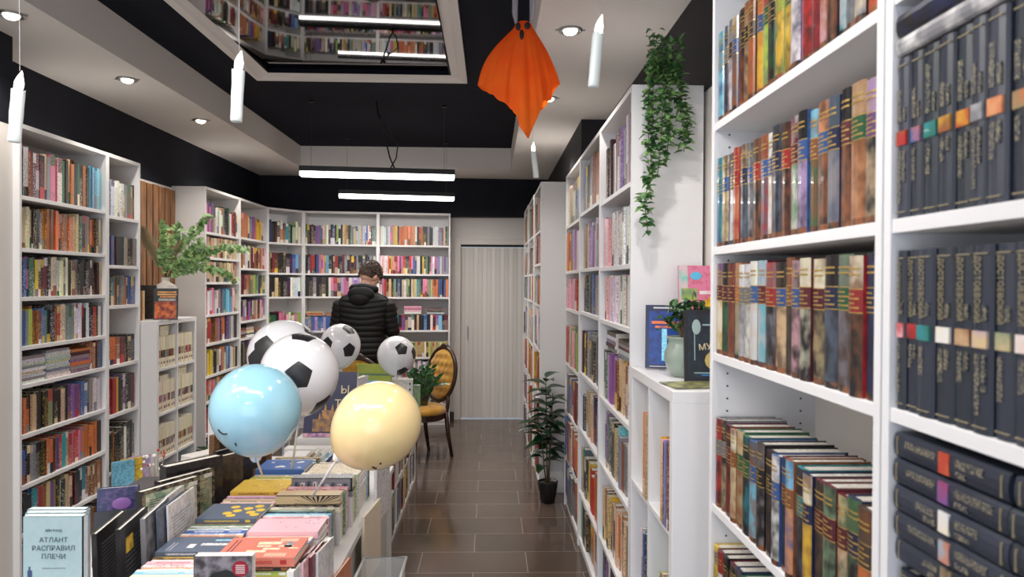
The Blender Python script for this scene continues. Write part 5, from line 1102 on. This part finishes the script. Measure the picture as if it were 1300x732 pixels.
# ================================================================ PERSON
def person():
    t = thing('person', 'person in black hooded puffer jacket seen from behind, browsing the back shelves', 'person', (-1.20, 6.80, 0))
    M_SKIN = mat('skin', (206,158,136), .5, sss=0); M_HAIR = noise_mat('brown_hair', (70,50,36), (40,28,20), 60, .6, 4, (1, 1, .3)); M_JKT = mat('black_puffer', (10,10,12), .62, spec=.3); M_TRS = mat('dark_trousers', (26,27,32), .8); M_SHOE = mat('black_shoe', (22,22,24), .5)
    b = MB(); hd = MB()
    hc = Vector((.045, .035, 1.658)); rot = Matrix.Translation(hc) @ Matrix.Rotation(R(-42), 4, 'Z') @ Matrix.Rotation(R(-26), 4, 'X') @ Matrix.Scale(1.12, 4)
    b.M = rot       # head: faces +y, bowed and turned to the right
    b.ball((0, -.008, .018), (.076, .094, .098), M_SKIN, 28, 20); b.ball((0, .030, -.048), (.055, .058, .062), M_SKIN, 20, 14)
    b.tube([(0, .082, .02), (0, .104, -.014), (0, .088, -.026)], [.009, .013, .009], M_SKIN, 8)
    b.ball((0, .076, -.055), (.024, .012, .008), M_SKIN, 12, 8); b.ball((0, .072, -.085), (.024, .02, .018), M_SKIN, 12, 8)
    for s in (-1, 1):
        b.ball((s*.077, .0, -.010), (.010, .018, .030), M_SKIN, 12, 10); b.ball((s*.03, .078, .012), (.014, .010, .008), M_SKIN, 10, 8); b.ball((s*.031, .08, .03), (.02, .01, .005), M_SKIN, 10, 8)
    b.M = None
    b.tube([(0, -.01, 1.44), (.006, .0, 1.54), (.02, .015, 1.62), (.03, .03, 1.68)], [(.07, .06), (.056, .058), (.053, .056), (.05, .05)], M_SKIN, 16)
    b.tube([(0, 0, .86), (0, 0, .95), (0, -.01, 1.1), (0, -.015, 1.28), (0, -.012, 1.40), (0, -.01, 1.47)], [(.16, .11), (.165, .115), (.14, .10), (.17, .115), (.19, .10), (.08, .06)], M_SKIN, 24)
    for s in (-1, 1):
        b.tube([(s*.085, 0, .92), (s*.10, .01, .5), (s*.11, -.005, .3), (s*.115, -.01, .09)], [.088, .058, .052, .036], M_SKIN, 16)
        b.tube([(s*.115, -.03, .05), (s*.12, .06, .05), (s*.125, .15, .03)], [(.035, .035), (.04, .03), (.03, .02)], M_SKIN, 12)
        sh = Vector((s*.185, -.01, 1.42)); el = Vector((s*.255, .02, 1.14)); wr = Vector((s*.17, .25, 1.20)) if s > 0 else Vector((s*.10, .27, 1.17))
        b.tube([sh, sh.lerp(el, .5), el, el.lerp(wr, .5), wr], [.055, .047, .04, .037, .026], M_SKIN, 14)
        d = (Vector((-s*.35, .9, .1))).normalized(); side = d.cross(Vector((0, 0, 1))).normalized(); pc = wr+d*.05
        b.tube([wr, wr+d*.04, wr+d*.085], [(.024, .022), (.040, .016), (.038, .014)], M_SKIN, 14)
        for k in range(4):
            o_ = side*((k-1.5)*.019); L_ = [.064, .074, .07, .055][k]; p0 = wr+d*.078+o_; p1 = p0+d*L_*.45+Vector((0, 0, .006)); p2 = p1+(d*.5+Vector((-s*.2, 0, .7))).normalized()*L_*.32; p3 = p2+(Vector((-s*.3, -.3, .9))).normalized()*L_*.26
            b.tube([p0, p1, p2, p3], [.0095, .009, .0082, .007], M_SKIN, 8)
        th0 = wr+d*.025+side*(-s*-.03); th1 = th0+(d*.5-side*(-s)*.7+Vector((0, 0, .5))).normalized()*.034; th2 = th1+(d*.8+Vector((0, 0, .6))).normalized()*.03
        b.tube([th0, th1, th2], [.013, .0105, .0085], M_SKIN, 8)
    o = b.build('body', t, True); rm = o.modifiers.new('r', 'REMESH'); rm.mode = 'VOXEL'; rm.voxel_size = .0055; rm.use_smooth_shade = True
    s_ = o.modifiers.new('s', 'SMOOTH'); s_.iterations = 2; s_.factor = .4
    # hair: cap with short textured locks
    hb = MB(); hb.M = rot
    NU, NV = 40, 18; G = []
    for i in range(NV+1):
        ring = []
        for k in range(NU):
            a = 2*PI*k/NU; front = math.sin(a)
            lim = R(118) if front < -.2 else R(118-50*(front+.2)/1.2*1.05)
            ph = lim*i/NV; r_ = 1.10+.035*math.sin(a*7+i*1.3)*math.sin(ph)+.06*math.exp(-(ph/.8)**2)
            ring.append(hb.vert((.076*r_*math.sin(ph)*math.cos(a), -.008+.094*r_*math.sin(ph)*math.sin(a), .018+.098*r_*math.cos(ph))))
        G.append(ring)
    for i in range(NV):
        for k in range(NU): hb.idxface((G[i][k], G[i][(k+1)%NU], G[i+1][(k+1)%NU], G[i+1][k]), M_HAIR)
    for k in range(700):
        a = random.uniform(0, 2*PI); ph = random.uniform(0, R(95)); nr = Vector((math.sin(ph)*math.cos(a), math.sin(ph)*math.sin(a), math.cos(ph)))
        p = Vector((.08*nr.x, -.008+.10*nr.y, .018+.106*nr.z)); d = (nr*.6+Vector((.3, .7, .1))+rv(.5)).normalized()
        hb.tube([p-nr*.006, p+d*.014, p+d*.026-nr*.004], [.004, .0035, .0008], M_HAIR, 5)
    hb.build('hair', t, True)
    # jacket with quilted tiers
    jb = MB(); n = 44; zs = [.875+(1.50-.875)*k/96 for k in range(97)]; rings = []
    def wid(z):
        pts = [(.875, .205, .155), (.95, .21, .165), (1.1, .195, .15), (1.25, .215, .155), (1.36, .235, .145), (1.42, .235, .13), (1.46, .20, .115), (1.50, .12, .09)]
        for i in range(len(pts)-1):
            if pts[i][0] <= z <= pts[i+1][0]+1e-6:
                f_ = (z-pts[i][0])/(pts[i+1][0]-pts[i][0]); f_ = f_*f_*(3-2*f_); return pts[i][1]+(pts[i+1][1]-pts[i][1])*f_, pts[i][2]+(pts[i+1][2]-pts[i][2])*f_
    for z in zs:
        w_, d_ = wid(z); ring = []
        for j in range(n):
            a = 2*PI*j/n; chev = .03*abs(math.cos(a)) if z > 1.2 else .0
            tier = abs(math.sin(PI*((z-chev-.875)/.052))); q = .012*math.sqrt(tier)
            ca, sa = math.cos(a), math.sin(a); e = 2/2.5
            ring.append(jb.vert(((w_+q)*math.copysign(abs(ca)**e, ca), -.012+(d_+q)*math.copysign(abs(sa)**e, sa), z)))
        rings.append(ring)
    for i in range(len(zs)-1):
        for j in range(n): jb.idxface((rings[i][j], rings[i][(j+1)%n], rings[i+1][(j+1)%n], rings[i+1][j]), M_JKT)
    jb.idxface(rings[0][::-1], M_JKT); jb.idxface(rings[-1], M_JKT); jb.build('jacket', t, True)
    for s in (-1, 1):
        sh = Vector((s*.205, -.012, 1.415)); el = Vector((s*.265, .0, 1.13)); wr = Vector((s*.18, .22, 1.19)) if s > 0 else Vector((s*.11, .24, 1.16)); P = []; rad = []
        for k in range(41): f_ = k/40; P.append(sh.lerp(el, f_)); rad.append((.082-.018*f_)*(1-.3*math.exp(-((f_)/.08)**2))+.008*math.sqrt(abs(math.sin(PI*f_*5.5))))
        for k in range(1, 35): f_ = k/34; P.append(el.lerp(wr, f_)); rad.append(.062-.020*f_+.006*math.sqrt(abs(math.sin(PI*f_*4.5))))
        jb = MB(); jb.tube(P, rad, M_JKT, 20); jb.build('sleeve', t, True)
    hb = MB()                    # hood lying on the upper back, collar up
    for (c, r_) in (((-.01, -.13, 1.47), (.125, .05, .075)), ((-.02, -.145, 1.425), (.095, .045, .07)), ((.0, -.085, 1.515), (.115, .05, .045))): hb.ball((c[0], c[1], c[2]+.015), r_, M_JKT, 28, 18)
    hb.tube([(.105, .03, 1.52), (.115, -.05, 1.53), (.06, -.105, 1.545), (-.02, -.12, 1.55), (-.09, -.09, 1.545), (-.115, -.02, 1.535), (-.09, .06, 1.52)], [.024, .03, .033, .034, .033, .03, .022], M_JKT, 12)
    hood = hb.build('hood', t, True)
    hb = MB(); hb.tube([(.112, -.01, 1.56), (.10, -.07, 1.562), (.03, -.12, 1.582), (-.03, -.132, 1.585)], .006, mat('grey_piping', (110,110,112), .6), 8); hb.build('hood_trim', hood, True)
    for s in (-1, 1):
        tb = MB(); tb.tube([(s*.09, 0, .93), (s*.10, 0, .8), (s*.105, .01, .5), (s*.112, 0, .3), (s*.118, -.008, .07)], [.105, .10, .078, .068, .06], M_TRS, 18); tb.build('trouser_leg', t, True)
        tb = MB(); tb.tube([(s*.115, -.065, .045), (s*.117, -.03, .055), (s*.122, .06, .05), (s*.126, .15, .034), (s*.127, .19, .024)], [(.03, .036), (.045, .05), (.05, .045), (.046, .032), (.026, .02)], M_SHOE, 16); tb.build('shoe', t, True)
    b = MB(); b.box(-.05, .10, 0, .02, 0, .13, M_PRINT, C['w'], C['e'])
    o = b.build('paperback_book'); o.matrix_world = Matrix.Translation((-1.20+.10, 7.18, 1.17)) @ Matrix.Rotation(R(25), 4, 'X'); tag(o, 'pale open book held in front of the person in black', 'book')
person()
